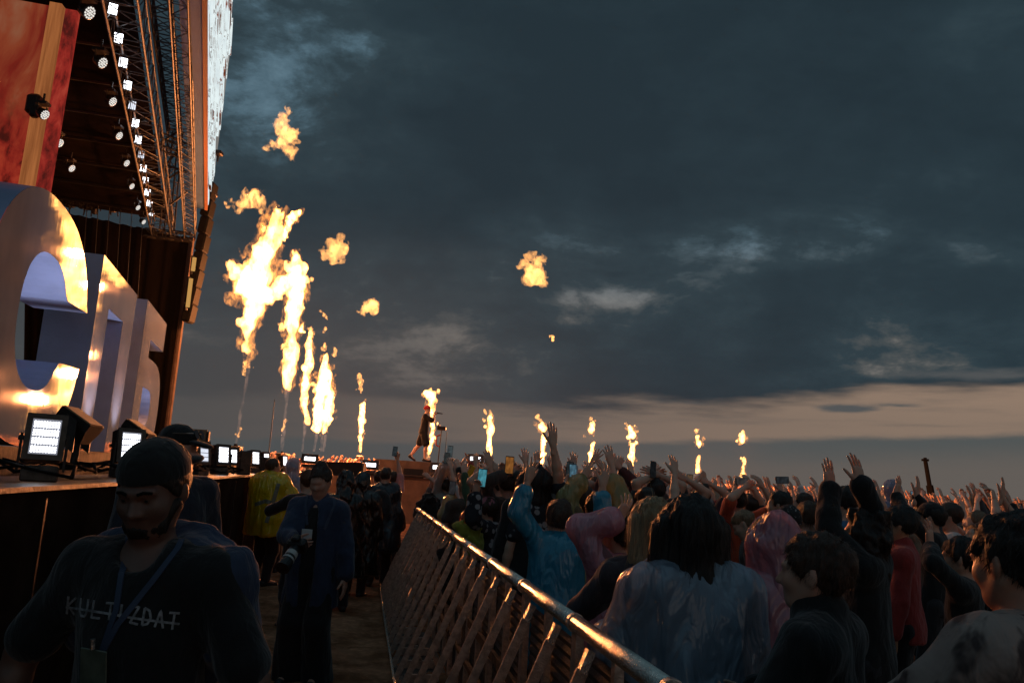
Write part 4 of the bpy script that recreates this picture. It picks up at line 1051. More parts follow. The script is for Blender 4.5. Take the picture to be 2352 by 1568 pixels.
class Person:
    """One figure in its own coordinates: feet at the origin, facing +Y."""
    def __init__(s, H=1.75, arms=None, head=(0, 0, 0), lean=0.0, side=0.0, girth=1.0, h=.012, hh=None, legs=None, face=True, hand=None, seed=0, strand=0):
        s.s = H / 1.75; S = s.s; s.h = h; s.hh = hh or min(h, .007); s.g = girth; s.seed = seed; s.face = face; s.strand = strand
        s.Rt = rotx(-lean) @ roty(side); s.piv = np.array([0, 0, .95 * S])
        U = lambda x, y, z: s.piv + s.Rt @ (np.array([x * S, y * S, z * S]) - s.piv)
        s.U = U
        s.neck0 = U(0, -.015, 1.43); s.neck1 = U(0, .004, 1.545); s.hc = U(0, .018, 1.640)
        y, p, r = head; s.Hd = s.Rt @ rotz_(y) @ rotx(p) @ roty(r)
        s.sh = {}; s.el = {}; s.wr = {}; s.hand = {}
        for k, sg in (('L', -1), ('R', 1)):
            a = (arms or {}).get(k) or {}
            sh = U(sg * .178 * (1 + (girth - 1) * .5), -.012, 1.405)
            W = a.get('to'); W = U(sg * .27, .05, .86) if W is None else np.array(W, float) * (1 if a.get('abs', True) else S)
            up = np.clip((W[2] - sh[2]) / (.45 * S), 0, 1); sh = sh + np.array([-sg * .022, 0, .045]) * S * up
            e, W = ik(sh, W, .285 * S, .255 * S, a.get('hint', (sg * .9, -.35, -.5)))
            s.sh[k], s.el[k], s.wr[k] = sh, e, W
            fd = unit(W - e)
            s.hand[k] = dict(dir=np.array(a.get('dir', fd), float), n=np.array(a.get('n', (0, 1, .05) if up > .3 else (-sg, 0, 0)), float), curl=a.get('curl', .28), spread=a.get('spread', .2), thumb=a.get('thumb', .9))
        lg = legs or {}
        s.hip = {}; s.kn = {}; s.an = {}; s.toe = {}
        for k, sg in (('L', -1), ('R', 1)):
            hp = np.array([sg * .092, 0, .92]) * S; an = np.array(lg.get(k, (sg * .11, -.02, .085))) * S
            kn, an = ik(hp, an, .435 * S, .415 * S, (sg * .08, 1, 0)); s.hip[k], s.kn[k], s.an[k] = hp, kn, an
            td = lg.get(k + 'toe', (sg * .12, 1, -.28)); s.toe[k] = an + unit(td) * .17 * S
        pts = [s.hc + np.array([0, 0, .16 * S]), *s.an.values(), *s.toe.values(), *s.el.values(), *s.wr.values(), *s.sh.values(), s.neck0]
        s.lo = np.min(pts, 0) - .30 * S; s.hi = np.max(pts, 0) + .22 * S; s.lo[2] = max(s.lo[2], -.02)

    def hp(s, x, y, z): return s.hc + s.Hd @ (np.array([x, y, z]) * s.hs)
    hs = property(lambda s: max(s.s, .95) if s.s < 1 else 1 + (s.s - 1) * .6)

    def head_into(s, f):
        q, k, H = s.hs, .02, s.Hd
        f.ell(s.hp(0, -.014, .028), np.array([.075, .096, .088]) * q, H, k=.02)
        f.ell(s.hp(0, .020, -.030), np.array([.060, .070, .090]) * q, H, k=.03)
        f.ell(s.hp(0, .052, -.090), np.array([.034, .032, .024]) * q, H, k=.03)
        for sg in (-1, 1):
            f.cap(s.hp(sg * .054, -.006, -.048), s.hp(sg * .026, .048, -.088), .018 * q, .017 * q, k=.03)
            f.ell(s.hp(sg * .0765, -.010, -.008), np.array([.010, .021, .033]) * q, H @ rotz_(sg * .35), k=.006)
        if s.face:
            f.cap(s.hp(0, .086, .004), s.hp(0, .107, -.032), .008 * q, .0125 * q, k=.014)
            for sg in (-1, 1):
                f.ell(s.hp(sg * .013, .094, -.036), np.array([.009, .010, .008]) * q, H, k=.008)
                f.ell(s.hp(sg * .037, .063, -.028), np.array([.024, .022, .024]) * q, H, k=.03)
                f.ell(s.hp(sg * .031, .094, .002), np.array([.018, .015, .011]) * q, H, k=.012, sub=True)
                f.ell(s.hp(sg * .031, .074, .001), np.array([.0135,] * 3) * q, H, k=.003)
                f.cap(s.hp(sg * .012, .088, .019), s.hp(sg * .046, .076, .020), .009 * q, .008 * q, k=.014)
            f.cap(s.hp(-.019, .080, -.060), s.hp(.019, .080, -.060), .0078 * q, k=.008); f.cap(s.hp(-.015, .079, -.070), s.hp(.015, .079, -.070), .0078 * q, k=.008)

    def torso_into(s, f, o=0.0, z0=.80):
        S, U, g = s.s, s.U, s.g
        f.ell(U(0, .0, 1.275), np.array([.158 * g + o, .106 * g + o, .185 + o]) * S, s.Rt, k=.05)
        f.ell(U(0, .0, 1.07), np.array([.138 * g + o, .098 * g + o, .17 + o]) * S, s.Rt, k=.06)
        f.ell(np.array([0, -.008, .93]) * S, np.array([.162 * g + o, .118 * g + o, .13 + o]) * S, k=.06)
        f.cap(s.sh['L'], s.sh['R'], .060 * S + o, k=.06)
        f.cap(U(-.09, -.02, 1.42), U(.09, -.02, 1.42), .055 * S + o, k=.05)

    def arm_into(s, f, k, o=0.0, upto=1.0, flare=0.0):
        S, g = s.s, s.g
        a, e, w_ = s.sh[k], s.el[k], s.wr[k]
        if upto <= .5:
            q = a + (e - a) * upto * 2; f.cap(a, q, .056 * S * g + o, (.050 - .006 * upto) * S * g + o + flare, k=.04); return q, unit(e - a)
        f.cap(a, e, .056 * S * g + o, .042 * S * g + o, k=.04)
        q = e + (w_ - e) * (upto - .5) * 2; m_ = e + (q - e) * .3
        f.cap(e, m_, .042 * S * g + o, .043 * S * g + o, k=.02); f.cap(m_, q, .043 * S * g + o, (.043 - .017 * (upto - .5) * 2) * S + o + flare, k=.02); return q, unit(w_ - e)

    def leg_into(s, f, k, o=0.0, upto=1.0, flare=0.0):
        S, g = s.s, s.g; a, b_, c = s.hip[k], s.kn[k], s.an[k]
        if upto <= .5: f.cap(a, a + (b_ - a) * upto * 2, .088 * S * g + o, (.080 - .02 * upto) * S * g + o + flare, k=.04); return
        f.cap(a, b_, .088 * S * g + o, .058 * S * g + o, k=.04); q = b_ + (c - b_) * (upto - .5) * 2
        mm = b_ + (q - b_) * .33 + np.array([0, -.012 * S, 0]); f.cap(b_, mm, .056 * S + o, .057 * S + o + flare * .3, k=.03); f.cap(mm, q, .057 * S + o + flare * .3, .037 * S + o + flare, k=.03)

    # ---- meshes: each returns (verts, quads)
    def body(s, shoes=False):
        f = Field(s.lo, s.hi, s.h); S = s.s
        s.torso_into(f); f.cap(s.neck0, s.neck1, .060 * S * s.g, .054 * S * s.g, k=.04); s.head_into(f)
        for k in 'LR': s.arm_into(f, k); s.leg_into(f, k); f.cap(s.an[k], s.toe[k], .040 * S, .034 * S, k=.03)
        out = [f.mesh()]
        for k, sg in (('L', -1), ('R', 1)):
            d_ = s.hand[k]; out.append(hand_field(s.wr[k], d_['dir'], d_['n'], sg, S, s.hh, d_['curl'], d_['spread'], d_['thumb']).mesh())
        return [(v, q) for v, _, q in out]

    def shift(s, f, amp, freq, seed=1, oct=3):
        v, _, q = f.mesh()
        if len(v) == 0: return v, q
        n = vnormals(v, q); p = (v + s.seed * 3.17) * np.array(freq)
        return v + n * (amp * fbm(p, oct, seed + s.seed))[:, None], q

    def top(s, sleeve=.3, hem=.84, o=.014, folds=.011, neck=1.47, flare=.008, collar=False):
        f = Field(s.lo - .05, s.hi + .05, s.h); S = s.s; s.torso_into(f, o)
        f.cap(s.U(0, 0, 1.2), np.array([0, -.005, hem]) * S, .135 * S * s.g + o, .165 * S * s.g + o, k=.05, flat=((0, 1, 0), .72))
        for k in 'LR': s.arm_into(f, k, o, sleeve, flare)
        if collar: f.cap(s.neck0, s.neck0 + (s.neck1 - s.neck0) * .55, .075 * S + o, .066 * S + o, k=.02)
        f.cut(np.array([0, 0, hem * S]), (0, 0, -1))
        if not collar: f.ell(s.U(0, .075, 1.505), np.array([.074, .095, .078]) * S, k=.008, sub=True)
        return s.shift(f, folds, (9, 9, 5))

    def trousers(s, o=.012, upto=.97, flare=.015, folds=.009):
        f = Field(s.lo - .05, s.hi + .05, s.h); S = s.s
        f.ell(np.array([0, -.008, .93]) * S, np.array([.162 * s.g + o, .118 * s.g + o, .12]) * S, k=.05); f.ell(np.array([0, 0, 1.0]) * S, np.array([.148 * s.g + o, .105 * s.g + o, .09]) * S, k=.05)
        for k in 'LR': s.leg_into(f, k, o, upto, flare)
        return s.shift(f, folds, (10, 10, 5), 3)

    def shoes(s):
        f = Field(s.lo - .06, s.hi, s.h); S = s.s
        for k in 'LR':
            f.cap(s.an[k] + np.array([0, 0, -.02]) * S, s.an[k] + np.array([0, 0, .03]) * S, .046 * S, .043 * S, k=.02); d_ = unit(s.toe[k] - s.an[k])
            f.cap(s.an[k] - d_ * .045 * S - np.array([0, 0, .038 * S]), s.toe[k] + d_ * .02 * S, .044 * S, .036 * S, k=.02)
        v, _, q = f.mesh(); return v, q

    def poncho(s, hem=.55, sleeve=.95, wide=.060, hood=False, flare=.035, folds=.020, loose=.030):
        f = Field(s.lo - .16, s.hi + .14, s.h); S = s.s; s.torso_into(f, loose)
        f.cap(s.U(0, 0, 1.28), np.array([0, -.01, hem]) * S, .19 * S * s.g + loose, (.25 + wide) * S * s.g, k=.08, flat=((0, 1, 0), .74))
        for k in 'LR': s.arm_into(f, k, loose + .004, sleeve, flare)
        f.cut(np.array([0, 0, hem * S]), (0, 0, -1))
        if hood:
            q = s.hs; H = s.Hd; f2 = Field(s.hc - .30, s.hc + .30, s.h)
            f2.ell(s.hp(0, -.020, .020), np.array([.103, .128, .130]) * q, H, k=.03); f2.cap(s.hp(0, -.03, .0), s.neck0 + s.Rt @ np.array([0, -.03, .0]), .100 * q, .105 * q, k=.05); f2.ell(s.hp(0, -.05, .105), np.array([.05, .06, .05]) * q, H, k=.06)
            f2.ell(s.hp(0, .13, -.02), np.array([.075, .095, .115]) * q, H, k=.015, sub=True)
            a = s.shift(f2, folds * .9, (11, 11, 6), 2, 4); b_ = s.shift(f, folds, (8, 8, 3.2), 5); return [b_, a]
        f.cap(s.U(-.06, -.07, 1.44), s.U(.06, -.07, 1.44), .045 * S, k=.03); f.ell(s.U(0, -.10, 1.36), np.array([.12, .045, .085]) * S, s.Rt, k=.04)
        return [s.shift(f, folds, (8, 8, 3.2), 5)]

    def hair(s, style='short', o=.012):
        q, H = s.hs, s.Hd; long_ = style in ('long', 'bob', 'curly')
        f = Field(s.hc - np.array([.24, .26, .52 if long_ else .24]), s.hc + np.array([.24, .26, .27]), min(s.h, .008 if s.h < .011 else s.h)); k = .02
        f.ell(s.hp(0, -.020, .030), np.array([.075 + o, .098 + o, .090 + o]) * q, H, k=k)
        f.cut(s.hp(0, .070, .052), H @ np.array([0, 1, -.55]))
        if style in ('short', 'bun', 'tail', 'buzz'):
            f.cut(s.hp(0, -.03, -.062), H @ np.array([0, .28, -1])); f.cut(s.hp(0, .018, -.01), H @ np.array([0, 1, -.85]))
        amp, fq = (.012, (34, 34, 15))
        if style == 'buzz': amp, fq = .003, (60, 60, 60)
        if style == 'bun': f.ell(s.hp(0, -.055, .125), np.array([.050, .050, .040]) * q, H, k=.02)
        if style == 'tail':
            a = s.hp(0, -.115, .03)
            for dz in (0, .07, .14): f.cap(a + np.array([0, -.01 - dz * .1, -dz]), a + np.array([0, -.02 - dz * .1, -dz - .07]), .034 - dz * .06, .03 - dz * .08, k=.02)
        if style == 'long':
            for x in np.linspace(-.075, .075, 5):
                y_ = -.075 + abs(x) * .35; f.cap(s.hp(x, y_, .02), s.hp(x * 1.10, y_ - .015, -.17), .042 * q, .040 * q, k=.02); f.cap(s.hp(x * 1.1, y_ - .015, -.17), s.hp(x * 1.15, y_ - .03, -.34), .040 * q, .026 * q, k=.02)
            amp, fq = .013, (48, 48, 3.5)
        if style == 'bob':
            f.ell(s.hp(0, -.028, .018), np.array([.102, .118, .118]) * q, H, k=.03); f.cut(s.hp(0, .070, .052), H @ np.array([0, 1, -.35]))
            for x in np.linspace(-.095, .095, 7):
                y_ = -.08 + abs(x) * .75; f.cap(s.hp(x, y_, .01), s.hp(x * 1.18, y_ - .0, -.17), .052 * q, .050 * q, k=.03); f.cap(s.hp(x * 1.18, y_, -.17), s.hp(x * 1.1, y_ - .01, -.25), .05 * q, .03 * q, k=.03)
            amp, fq = .012, (42, 42, 4)
        if style == 'curly':
            f.ell(s.hp(0, -.03, .015), np.array([.115, .125, .125]) * q, H, k=.03); f.cut(s.hp(0, .060, .052), H @ np.array([0, 1, -.35]))
            for x in np.linspace(-.09, .09, 5): y_ = -.06 + abs(x) * .6; f.cap(s.hp(x, y_, .0), s.hp(x * 1.3, y_ - .02, -.22), .06 * q, .05 * q, k=.03)
            amp, fq = .030, (22, 22, 18)
        v, q = s.shift(f, amp, fq, 7)
        return [(v, q)] + ([strands(v, q, s.strand, style, s.seed)] if s.strand and style != 'buzz' else [])

    def beanie(s, o=.018, low=.012):
        f = Field(s.hc - .2, s.hc + .2, min(s.h, .008)); f.ell(s.hp(0, -.018, .036), np.array([.075 + o, .098 + o, .092 + o]) * s.hs, s.Hd, k=0); f.cut(s.hp(0, 0, low), s.Hd @ np.array([0, .22, -1])); return s.shift(f, .004, (20, 20, 30), 3)

    def cap_hat(s, back=False):
        sg = -1 if back else 1; H = s.Hd; q = s.hs; f = Field(s.hc - .27, s.hc + .27, min(s.h, .008))
        f.ell(s.hp(0, -.015, .042), np.array([.087, .108, .092]) * q, H, k=0); f.cut(s.hp(0, 0, .030), H @ np.array([0, -.10 * sg, -1]))
        brim = Field(s.hc - .27, s.hc + .27, min(s.h, .007)); brim.ell(s.hp(0, sg * .125 - .01, .036), np.array([.072, .070, .016]) * q, H @ rotx(-.16 * sg), k=0)
        a, _, b_ = brim.mesh(); return [s.shift(f, .002, (20, 20, 20), 3), (a, b_)]


def add_part(name, vqs, mt, parent, color=None, alpha=1.0):
    o = link_mesh(name, raw_mesh(name, [(v, q, 0) for v, q in (vqs if isinstance(vqs, list) else [vqs])], mt), parent)
    if color is not None: o.color = (*color, alpha)
    return o


def dress(P, label, loc, rz, skin=(.56, .33, .235), hair=None, hcol=(.02, .013, .01), top=None, tcol=(.05, .05, .05), tmat='cloth', talpha=1.0,
          trousers=(.02, .02, .024), poncho=None, pcol=(.3, .35, .4), palpha=.75, cap=None, ccol=(.03, .03, .03), beanie=None, shoes=True, group=None, extra=None):
    me = raw_mesh('person', [(v, q, 0) for v, q in P.body()], M['skin']); root = link_mesh('person', me, None, loc)
    root.rotation_euler = (0, 0, rz); root.color = (*skin, 1); setp(root, label, 'person', group)
    if hair: add_part('hair', P.hair(hair), M['hair'], root, hcol)
    if top is not None: add_part('shirt' if top.get('sleeve', .3) < .5 else 'jacket', P.top(**top), tmat if not isinstance(tmat, str) else M[tmat], root, tcol, talpha)
    if poncho is not None: add_part('rain_poncho', P.poncho(**poncho), M['plastic'], root, pcol, palpha)
    if trousers is not None: add_part('trousers', P.trousers(), M['cloth'], root, trousers)
    if shoes: add_part('shoes', P.shoes(), M['leather'], root)
    if cap is not None: add_part('cap', P.cap_hat(cap == 'back'), M['cloth'], root, ccol)
    if beanie is not None: add_part('beanie', P.beanie(), M['cloth'], root, beanie)
    return root


def to_local(p, loc, rz): return rotz_(-rz) @ (np.array(p, float) - np.array(loc, float))


def hero(label, px, py, Y, rz, arms=None, px_arms=None, h=None, z0=0.0, pk=None, **dk):
    """px, py = centre of the head in the photograph, Y metres away; px_arms = {'L': (px, py, depth, extra)} wrist targets"""
    hc = at(px, py, Y); H = (hc[2] - z0) / 1.640 * 1.75; rz = R_(rz); S = H / 1.75
    off = rotz_(rz) @ np.array([0, .018 * S, 0]); loc = np.array([hc[0] - off[0], hc[1] - off[1], z0])
    A = dict(arms or {})
    for k, v in (px_arms or {}).items():
        W = to_local(at(v[0], v[1], v[2]), loc, rz); e = dict(v[3]) if len(v) > 3 else {}
        for kk in ('dir', 'n', 'hint'):
            if kk in e: e[kk] = rotz_(-rz) @ np.array(e[kk], float)
        A[k] = dict(to=W, **e)
    pk = dict(pk or {}); h = pk.pop('h', None) or h or float(np.clip(Y / 796 * 1.7, .006, .02)); P = Person(H=H, arms=A, h=h, hh=float(np.clip(Y / 796 * .9, .0035, .008)), seed=int(px) % 97, strand=int(np.clip(9000 / Y, 0, 3500)) if Y < 10 else 0, **pk)
    root = dress(P, label, loc, rz, **dk)
    return root, P, loc, rz


def phone(label, c, f, up, screen=(.05, .07, .08), strength=.6, group='phones held up by the crowd', case=None, smat=None):
    """c centre, f the way the screen looks, up its long axis"""
    f = unit(f); up = unit(np.array(up) - f * (np.array(up) @ f)); r = np.cross(up, f); root = empty('phone', c, label, 'phone', group); A = (r, f, up)
    b = MB(); b.bevbox(c, (.076, .010, .158), .0045, A); b.build('case', case or M['phone'], root)
    mt, t = (smat, None) if smat else new_mat('phone_screen')
    if t: g = t.node('ShaderNodeTexCoord').outputs['Object']; n = t.noise(t.mapping(g, (1, 1, .5)), 40, 3); e = t.node('ShaderNodeEmission', {0: t.mixc(t.smooth(n, .35, .7), tuple(.45 * v for v in screen), screen), 1: strength}); t.node('ShaderNodeOutputMaterial', {0: e.outputs[0]})
    b = MB(); b.box(c + f * .0056, (.068, .001, .140), A); b.build('screen', mt, root)
    b = MB()
    for k in range(2): b.tube(c - f * .005 + r * .022 + up * (.060 - k * .02), c - f * .008 + r * .022 + up * (.060 - k * .02), .007, 8)
    b.build('camera_lens', M['black'], root); return root
# ------------------------------------------------------------------ the pit: photographers and stewards
def ray_hit(objs, px, py, off=.004):
    dg = bpy.context.evaluated_depsgraph_get(); best = None
    d = Vector(tuple(unit(ray(px, py)))); o = Vector(tuple(CC))
    for ob in objs:
        mi = ob.matrix_world.inverted(); ok, loc, nor, _ = ob.ray_cast(mi @ o, (mi.to_3x3() @ d).normalized())
        if ok:
            p = ob.matrix_world @ loc; n = (ob.matrix_world.to_3x3() @ nor).normalized()
            if best is None or (p - o).length < best[0]: best = ((p - o).length, np.array(p + n * off), np.array(n))
    return (best[1], best[2]) if best else None


def strap_on(name, objs, pixels, width, mt, parent, thick=.004):
    """a flat band lying on the surface, through the listed points"""
    pts = []
    for (a, b_) in zip(pixels, pixels[1:]):
        for k in range(8): pts.append((a[0] + (b_[0] - a[0]) * k / 8, a[1] + (b_[1] - a[1]) * k / 8))
    pts.append(pixels[-1]); H_ = [ray_hit(objs, *p, off=thick) for p in pts]; H_ = [h for h in H_ if h]
    if len(H_) < 2: return None
    vs, fs = [], []
    for i, (p, n) in enumerate(H_):
        t_ = unit(H_[min(i + 1, len(H_) - 1)][0] - H_[max(i - 1, 0)][0]); b_ = unit(np.cross(t_, n)) * width / 2
        vs += [p - b_, p + b_, p + b_ - n * thick, p - b_ - n * thick]
    for i in range(len(H_) - 1):
        a = 4 * i; fs += [(a, a + 1, a + 5, a + 4), (a + 1, a + 2, a + 6, a + 5), (a + 3, a, a + 4, a + 7), (a + 2, a + 3, a + 7, a + 6)]
    b = MB(); b.add(vs, fs); me = b.build(name, mt)
    inv = parent.matrix_world.inverted(); me.parent = parent; me.matrix_parent_inverse = inv; return me


BLK = (.012, .011, .012)
# bearded man in the foreground, walking towards the camera
rootA, PA, locA, rzA = hero('bearded man in backward cap and black lettered T-shirt, nearest the camera', 372, 1120, 2.1, 170, arms=dict(L=dict(to=(-.34, .02, .84), hint=(-1, -.3, 0)), R=dict(to=(.36, .06, .86), hint=(1, -.3, 0))),
                            pk=dict(girth=1.04, head=(.08, -.30, .03), lean=.06), hair='buzz', hcol=(.015, .010, .008), top=dict(sleeve=.40, hem=.82, o=.016, folds=.010), tcol=(.006, .006, .007), trousers=(.012, .012, .014), cap='back', ccol=(.010, .009, .009), skin=(.14, .075, .055), shoes=False)
f = Field(PA.hc - .2, PA.hc + .2, .006); q_ = PA.hs
f.ell(PA.hp(0, .045, -.088), np.array([.047, .050, .036]) * q_, PA.Hd, k=.02)
for sg in (-1, 1): f.cap(PA.hp(sg * .062, .008, -.035), PA.hp(sg * .040, .052, -.080), .017, .02, k=.02)
f.cap(PA.hp(-.022, .083, -.050), PA.hp(.022, .083, -.050), .0070, k=.006)
add_part('beard', PA.shift(f, .004, (70, 70, 30)), M['hair'], rootA, (.012, .008, .006))
f = Field(PA.lo - .1, PA.hi + .1, .007)                              # blue jacket slung over both shoulders
for sg in (-1, 1):
    f.cap(PA.U(sg * .20, -.055, 1.40), PA.U(sg * .10, -.06, 1.455), .075, .055, k=.04); f.cap(PA.U(sg * .200, -.05, 1.40), PA.U(sg * .215, -.07, 1.24), .064, .066, k=.04)
f.ell(PA.U(0, -.12, 1.30), (.24, .07, .22), k=.06); f.cut(PA.U(0, .035, 1.4), (0, 1, .25)); add_part('slung_jacket', PA.shift(f, .016, (11, 11, 6)), M['cloth'], rootA, (.026, .040, .080))
for sg in (-1, 1):
    p0 = [PA.hp(sg * x, y, z) for x, y, z in ((.014, .0955, .020), (.030, .0935, .025), (.047, .082, .020))]; brow = MB().path(p0, .0042, 6).build('eyebrow', M['cable']); brow.parent = rootA
    eye = MB().tube(PA.hp(sg * .031, .082, .0005), PA.hp(sg * .031, .0885, .000), .0065, 10, .004).build('eye', M['black']); eye.parent = rootA
bpy.context.view_layer.update()
shirtA = [c for c in rootA.children if c.name.startswith('shirt')]
M['lanyard'] = mat('blue_lanyard', (.03, .045, .085), .7)
M['print'] = mat('grey_shirt_print', (.22, .22, .23), .8, var=.5, vscale=60)
ROW = [(300, 1215), (288, 1270), (278, 1330), (268, 1400), (246, 1462), (232, 1503)]
strap_on('lanyard', shirtA, ROW, .014, M['lanyard'], rootA); strap_on('lanyard', shirtA, [(432, 1205), (408, 1260), (370, 1310), (322, 1370), (272, 1432), (236, 1500)], .014, M['lanyard'], rootA)
# scrawled lettering across the chest with a line struck through it
G_ = {'K': [[(0, 0), (.05, 1)], [(.75, .02), (.06, .52), (.8, 1)]], 'U': [[(0, 0), (.04, .75), (.2, 1), (.55, 1), (.7, .75), (.72, 0)]], 'L': [[(.05, 0), (0, 1), (.8, .98)]], 'T': [[(0, .06), (1, 0)], [(.52, .02), (.46, 1)]],
      'I': [[(.3, 0), (.28, 1)]], 'Z': [[(0, .05), (.75, 0), (.05, .95), (.85, 1)]], 'D': [[(.08, 0), (0, 1)], [(.05, 0), (.55, .12), (.75, .5), (.5, .88), (0, 1)]], 'A': [[(0, 1), (.4, 0), (.8, 1)], [(.15, .66), (.68, .66)]]}


def scrawl(x0, y0, x1, y1, word, hgt):
    out = []; n = len(word)
    for i, chh in enumerate(word):
        ax, ay = x0 + (x1 - x0) * i / n, y0 + (y1 - y0) * i / n; wd = (x1 - x0) / n * .82
        for st_ in G_[chh]: out.append([(ax + u * wd - v * 5, ay + v * hgt + u * wd * (y1 - y0) / (x1 - x0)) for u, v in st_])
    return out


for st_ in scrawl(158, 1368, 418, 1408, 'KULTIZDAT', 40) + [[(152, 1393), (235, 1406), (330, 1422), (412, 1432)]]:
    strap_on('lettering', shirtA, st_, .0052, M['print'], rootA, .002)
hb = ray_hit(shirtA, 224, 1545, .012)
if hb:
    p, n = hb; u_ = unit(UP - n * (UP @ n)); r_ = np.cross(u_, n); b = MB(); b.bevbox(p, (.082, .004, .12), .002, (r_, n, u_)); ob = b.build('badge', mat('pass_card', (.10, .115, .085), .3, var=.3, vscale=20)); ob.parent = rootA; ob.matrix_parent_inverse = rootA.matrix_world.inverted()
    b = MB(); b.tube(p + u_ * .062 + n * .004, p + u_ * .085 + n * .004, .006, 8); ob = b.build('badge_clip', M['steel']); ob.parent = rootA; ob.matrix_parent_inverse = rootA.matrix_world.inverted()

# man behind him in a peaked cap and blue jacket
rootB, PB, locB, rzB = hero('man in a peaked black cap with sunglasses on it, behind the bearded man', 412, 1030, 4.4, -128, pk=dict(girth=1.12, head=(.62, -.05, 0)), hair='buzz', hcol=(.02, .012, .008), top=dict(sleeve=.96, hem=.8, o=.026, folds=.016, collar=True), tcol=(.015, .018, .03), cap='front', ccol=(.010, .009, .010), skin=(.40, .22, .15))
b = MB()
for sg in (-1, 1):
    c = PB.hp(sg * .034, .092, .085); H_ = PB.Hd; b.tube(c, c + H_ @ np.array([0, .006, .002]), .026, 12)
    b.tube(PB.hp(sg * .058, .088, .088), PB.hp(sg * .092, -.01, .078), .0035, 5)
b.tube(PB.hp(-.012, .098, .09), PB.hp(.012, .098, .09), .0035, 5)
add_ = b.build('sunglasses', mat('dark_lens', (.02, .015, .015), .12)); add_.parent = rootB

# woman photographer
rootC, PC, locC, rzC = hero('woman with hair in a bun, open blue jacket and wide black trousers, carrying a camera', 737, 1105, 6.25, 171, px_arms={'R': (684, 1243, 5.95, dict(curl=.9, hint=(-.8, .3, -.6), n=(.6, -.3, 0))), 'L': (793, 1330, 6.2, dict(hint=(1, .4, 0)))},
                            pk=dict(head=(.0, -.32, .06), lean=.02), hair='bun', hcol=(.03, .016, .010), top=None, trousers=None, skin=(.46, .25, .18))
f = Field(PC.lo - .1, PC.hi + .1, PC.h); PC.torso_into(f, .024); f.cap(PC.U(0, 0, 1.2), np.array([0, -.005, .62]) * PC.s, .165, .215, k=.06, flat=((0, 1, 0), .72))
for k in 'LR': PC.arm_into(f, k, .022, .96, .016)
f.cut((0, 0, .62 * PC.s), (0, 0, -1)); f.ell(PC.U(0, .21, 1.05), (.062, .17, .55), k=.01, sub=True); f.cap(PC.neck0 + np.array([0, -.02, 0]), PC.neck0 + np.array([0, -.02, .05]), .075, .07, k=.02)
f.ell(PC.neck1 + np.array([0, .06, .0]), (.055, .06, .07), k=.01, sub=True)
add_part('jacket', PC.shift(f, .014, (8, 8, 4)), M['cloth'], rootC, (.022, .036, .075)); add_part('shirt', PC.top(sleeve=.2, hem=.86, o=.009), M['cloth'], rootC, (.012, .011, .012))
f = Field(PC.lo - .1, PC.hi + .1, PC.h); f.ell(np.array([0, -.008, .93]) * PC.s, np.array([.175, .13, .13]), k=.05)
for k, sg in (('L', -1), ('R', 1)): f.cap(PC.hip[k], PC.kn[k], .10, .095, k=.04); f.cap(PC.kn[k], PC.an[k] + np.array([sg * .01, .01, -.03]), .095, .120, k=.03)
f.cut((0, 0, .025), (0, 0, -1)); add_part('trousers', PC.shift(f, .014, (9, 9, 3)), M['cloth'], rootC, (.009, .009, .010))
bpy.context.view_layer.update(); jc = [c for c in rootC.children if c.name.split('.')[0] in ('jacket', 'shirt')]
strap_on('lanyard', jc, [(708, 1128), (702, 1160), (706, 1205)], .02, M['lanyard'], rootC); strap_on('lanyard', jc, [(766, 1128), (768, 1160), (745, 1215)], .02, M['lanyard'], rootC)
hb = ray_hit(jc, 706, 1226, .01)
if hb:
    p, n = hb; u_ = unit(UP - n * (UP @ n)); r_ = np.cross(u_, n); b = MB(); b.bevbox(p, (.085, .004, .075), .002, (r_, n, u_)); ob = b.build('badge', mat('white_pass', (.55, .55, .55), .4)); ob.parent = rootC; ob.matrix_parent_inverse = rootC.matrix_world.inverted()
c = at(683, 1252, 5.82); cm = empty('photo_camera', c, 'black camera with a long pale-ringed lens pointing down from the photographer\'s hand', 'camera')
ax = unit(at(648, 1305, 5.62) - c); rr = unit(np.cross(ax, UP)); uu = np.cross(rr, ax)
b = MB(); b.bevbox(c, (.14, .075, .10), .015, (rr, ax, uu)); b.bevbox(c + uu * .065, (.06, .06, .035), .01, (rr, ax, uu)); b.build('body', M['black'], cm)
b = MB(); b.tube(c + ax * .03, c + ax * .12, .040, 14).tube(c + ax * .12, c + ax * .20, .040, 14, .047).tube(c + ax * .20, c + ax * .245, .050, 14); b.build('lens', M['black'], cm)
b = MB(); b.tube(c + ax * .085, c + ax * .125, .0425, 14).tube(c + ax * .150, c + ax * .165, .046, 14); b.build('lens_ring', mat('pale_lens_ring', (.45, .44, .42), .5), cm)

# steward in yellow, blue hood, the black-clad group, the couple by the rail
rootD, PD, locD, rzD = hero('bald steward in a bright yellow rain jacket leaning at the stage front', 628, 1072, 10.9, -28, arms=dict(L=dict(to=(-.05, .24, 1.05), hint=(-1, -.2, -.3)), R=dict(to=(.10, .25, 1.08), hint=(1, -.1, -.2))), pk=dict(girth=1.36, h=.013, head=(-.3, 0, 0)), hair='buzz', hcol=(.05, .025, .015),
                            top=dict(sleeve=.9, collar=True), tcol=(.5, .5, .02), poncho=dict(hem=.70, sleeve=.95, wide=-.01, folds=.024, loose=.05), pcol=(.80, .60, .012), palpha=1.0, skin=(.42, .22, .15), trousers=(.014, .013, .014))
bpy.context.view_layer.update(); jd = [c for c in rootD.children if c.name.startswith('rain_poncho')]; M['reflect'] = mat('reflective_tape', (.16, .17, .12), .4)
strap_on('reflective_band', jd, [(586, 1158), (610, 1150), (640, 1160)], .05, M['reflect'], rootD); strap_on('reflective_band', jd, [(640, 1110), (628, 1150), (612, 1200)], .05, M['reflect'], rootD)
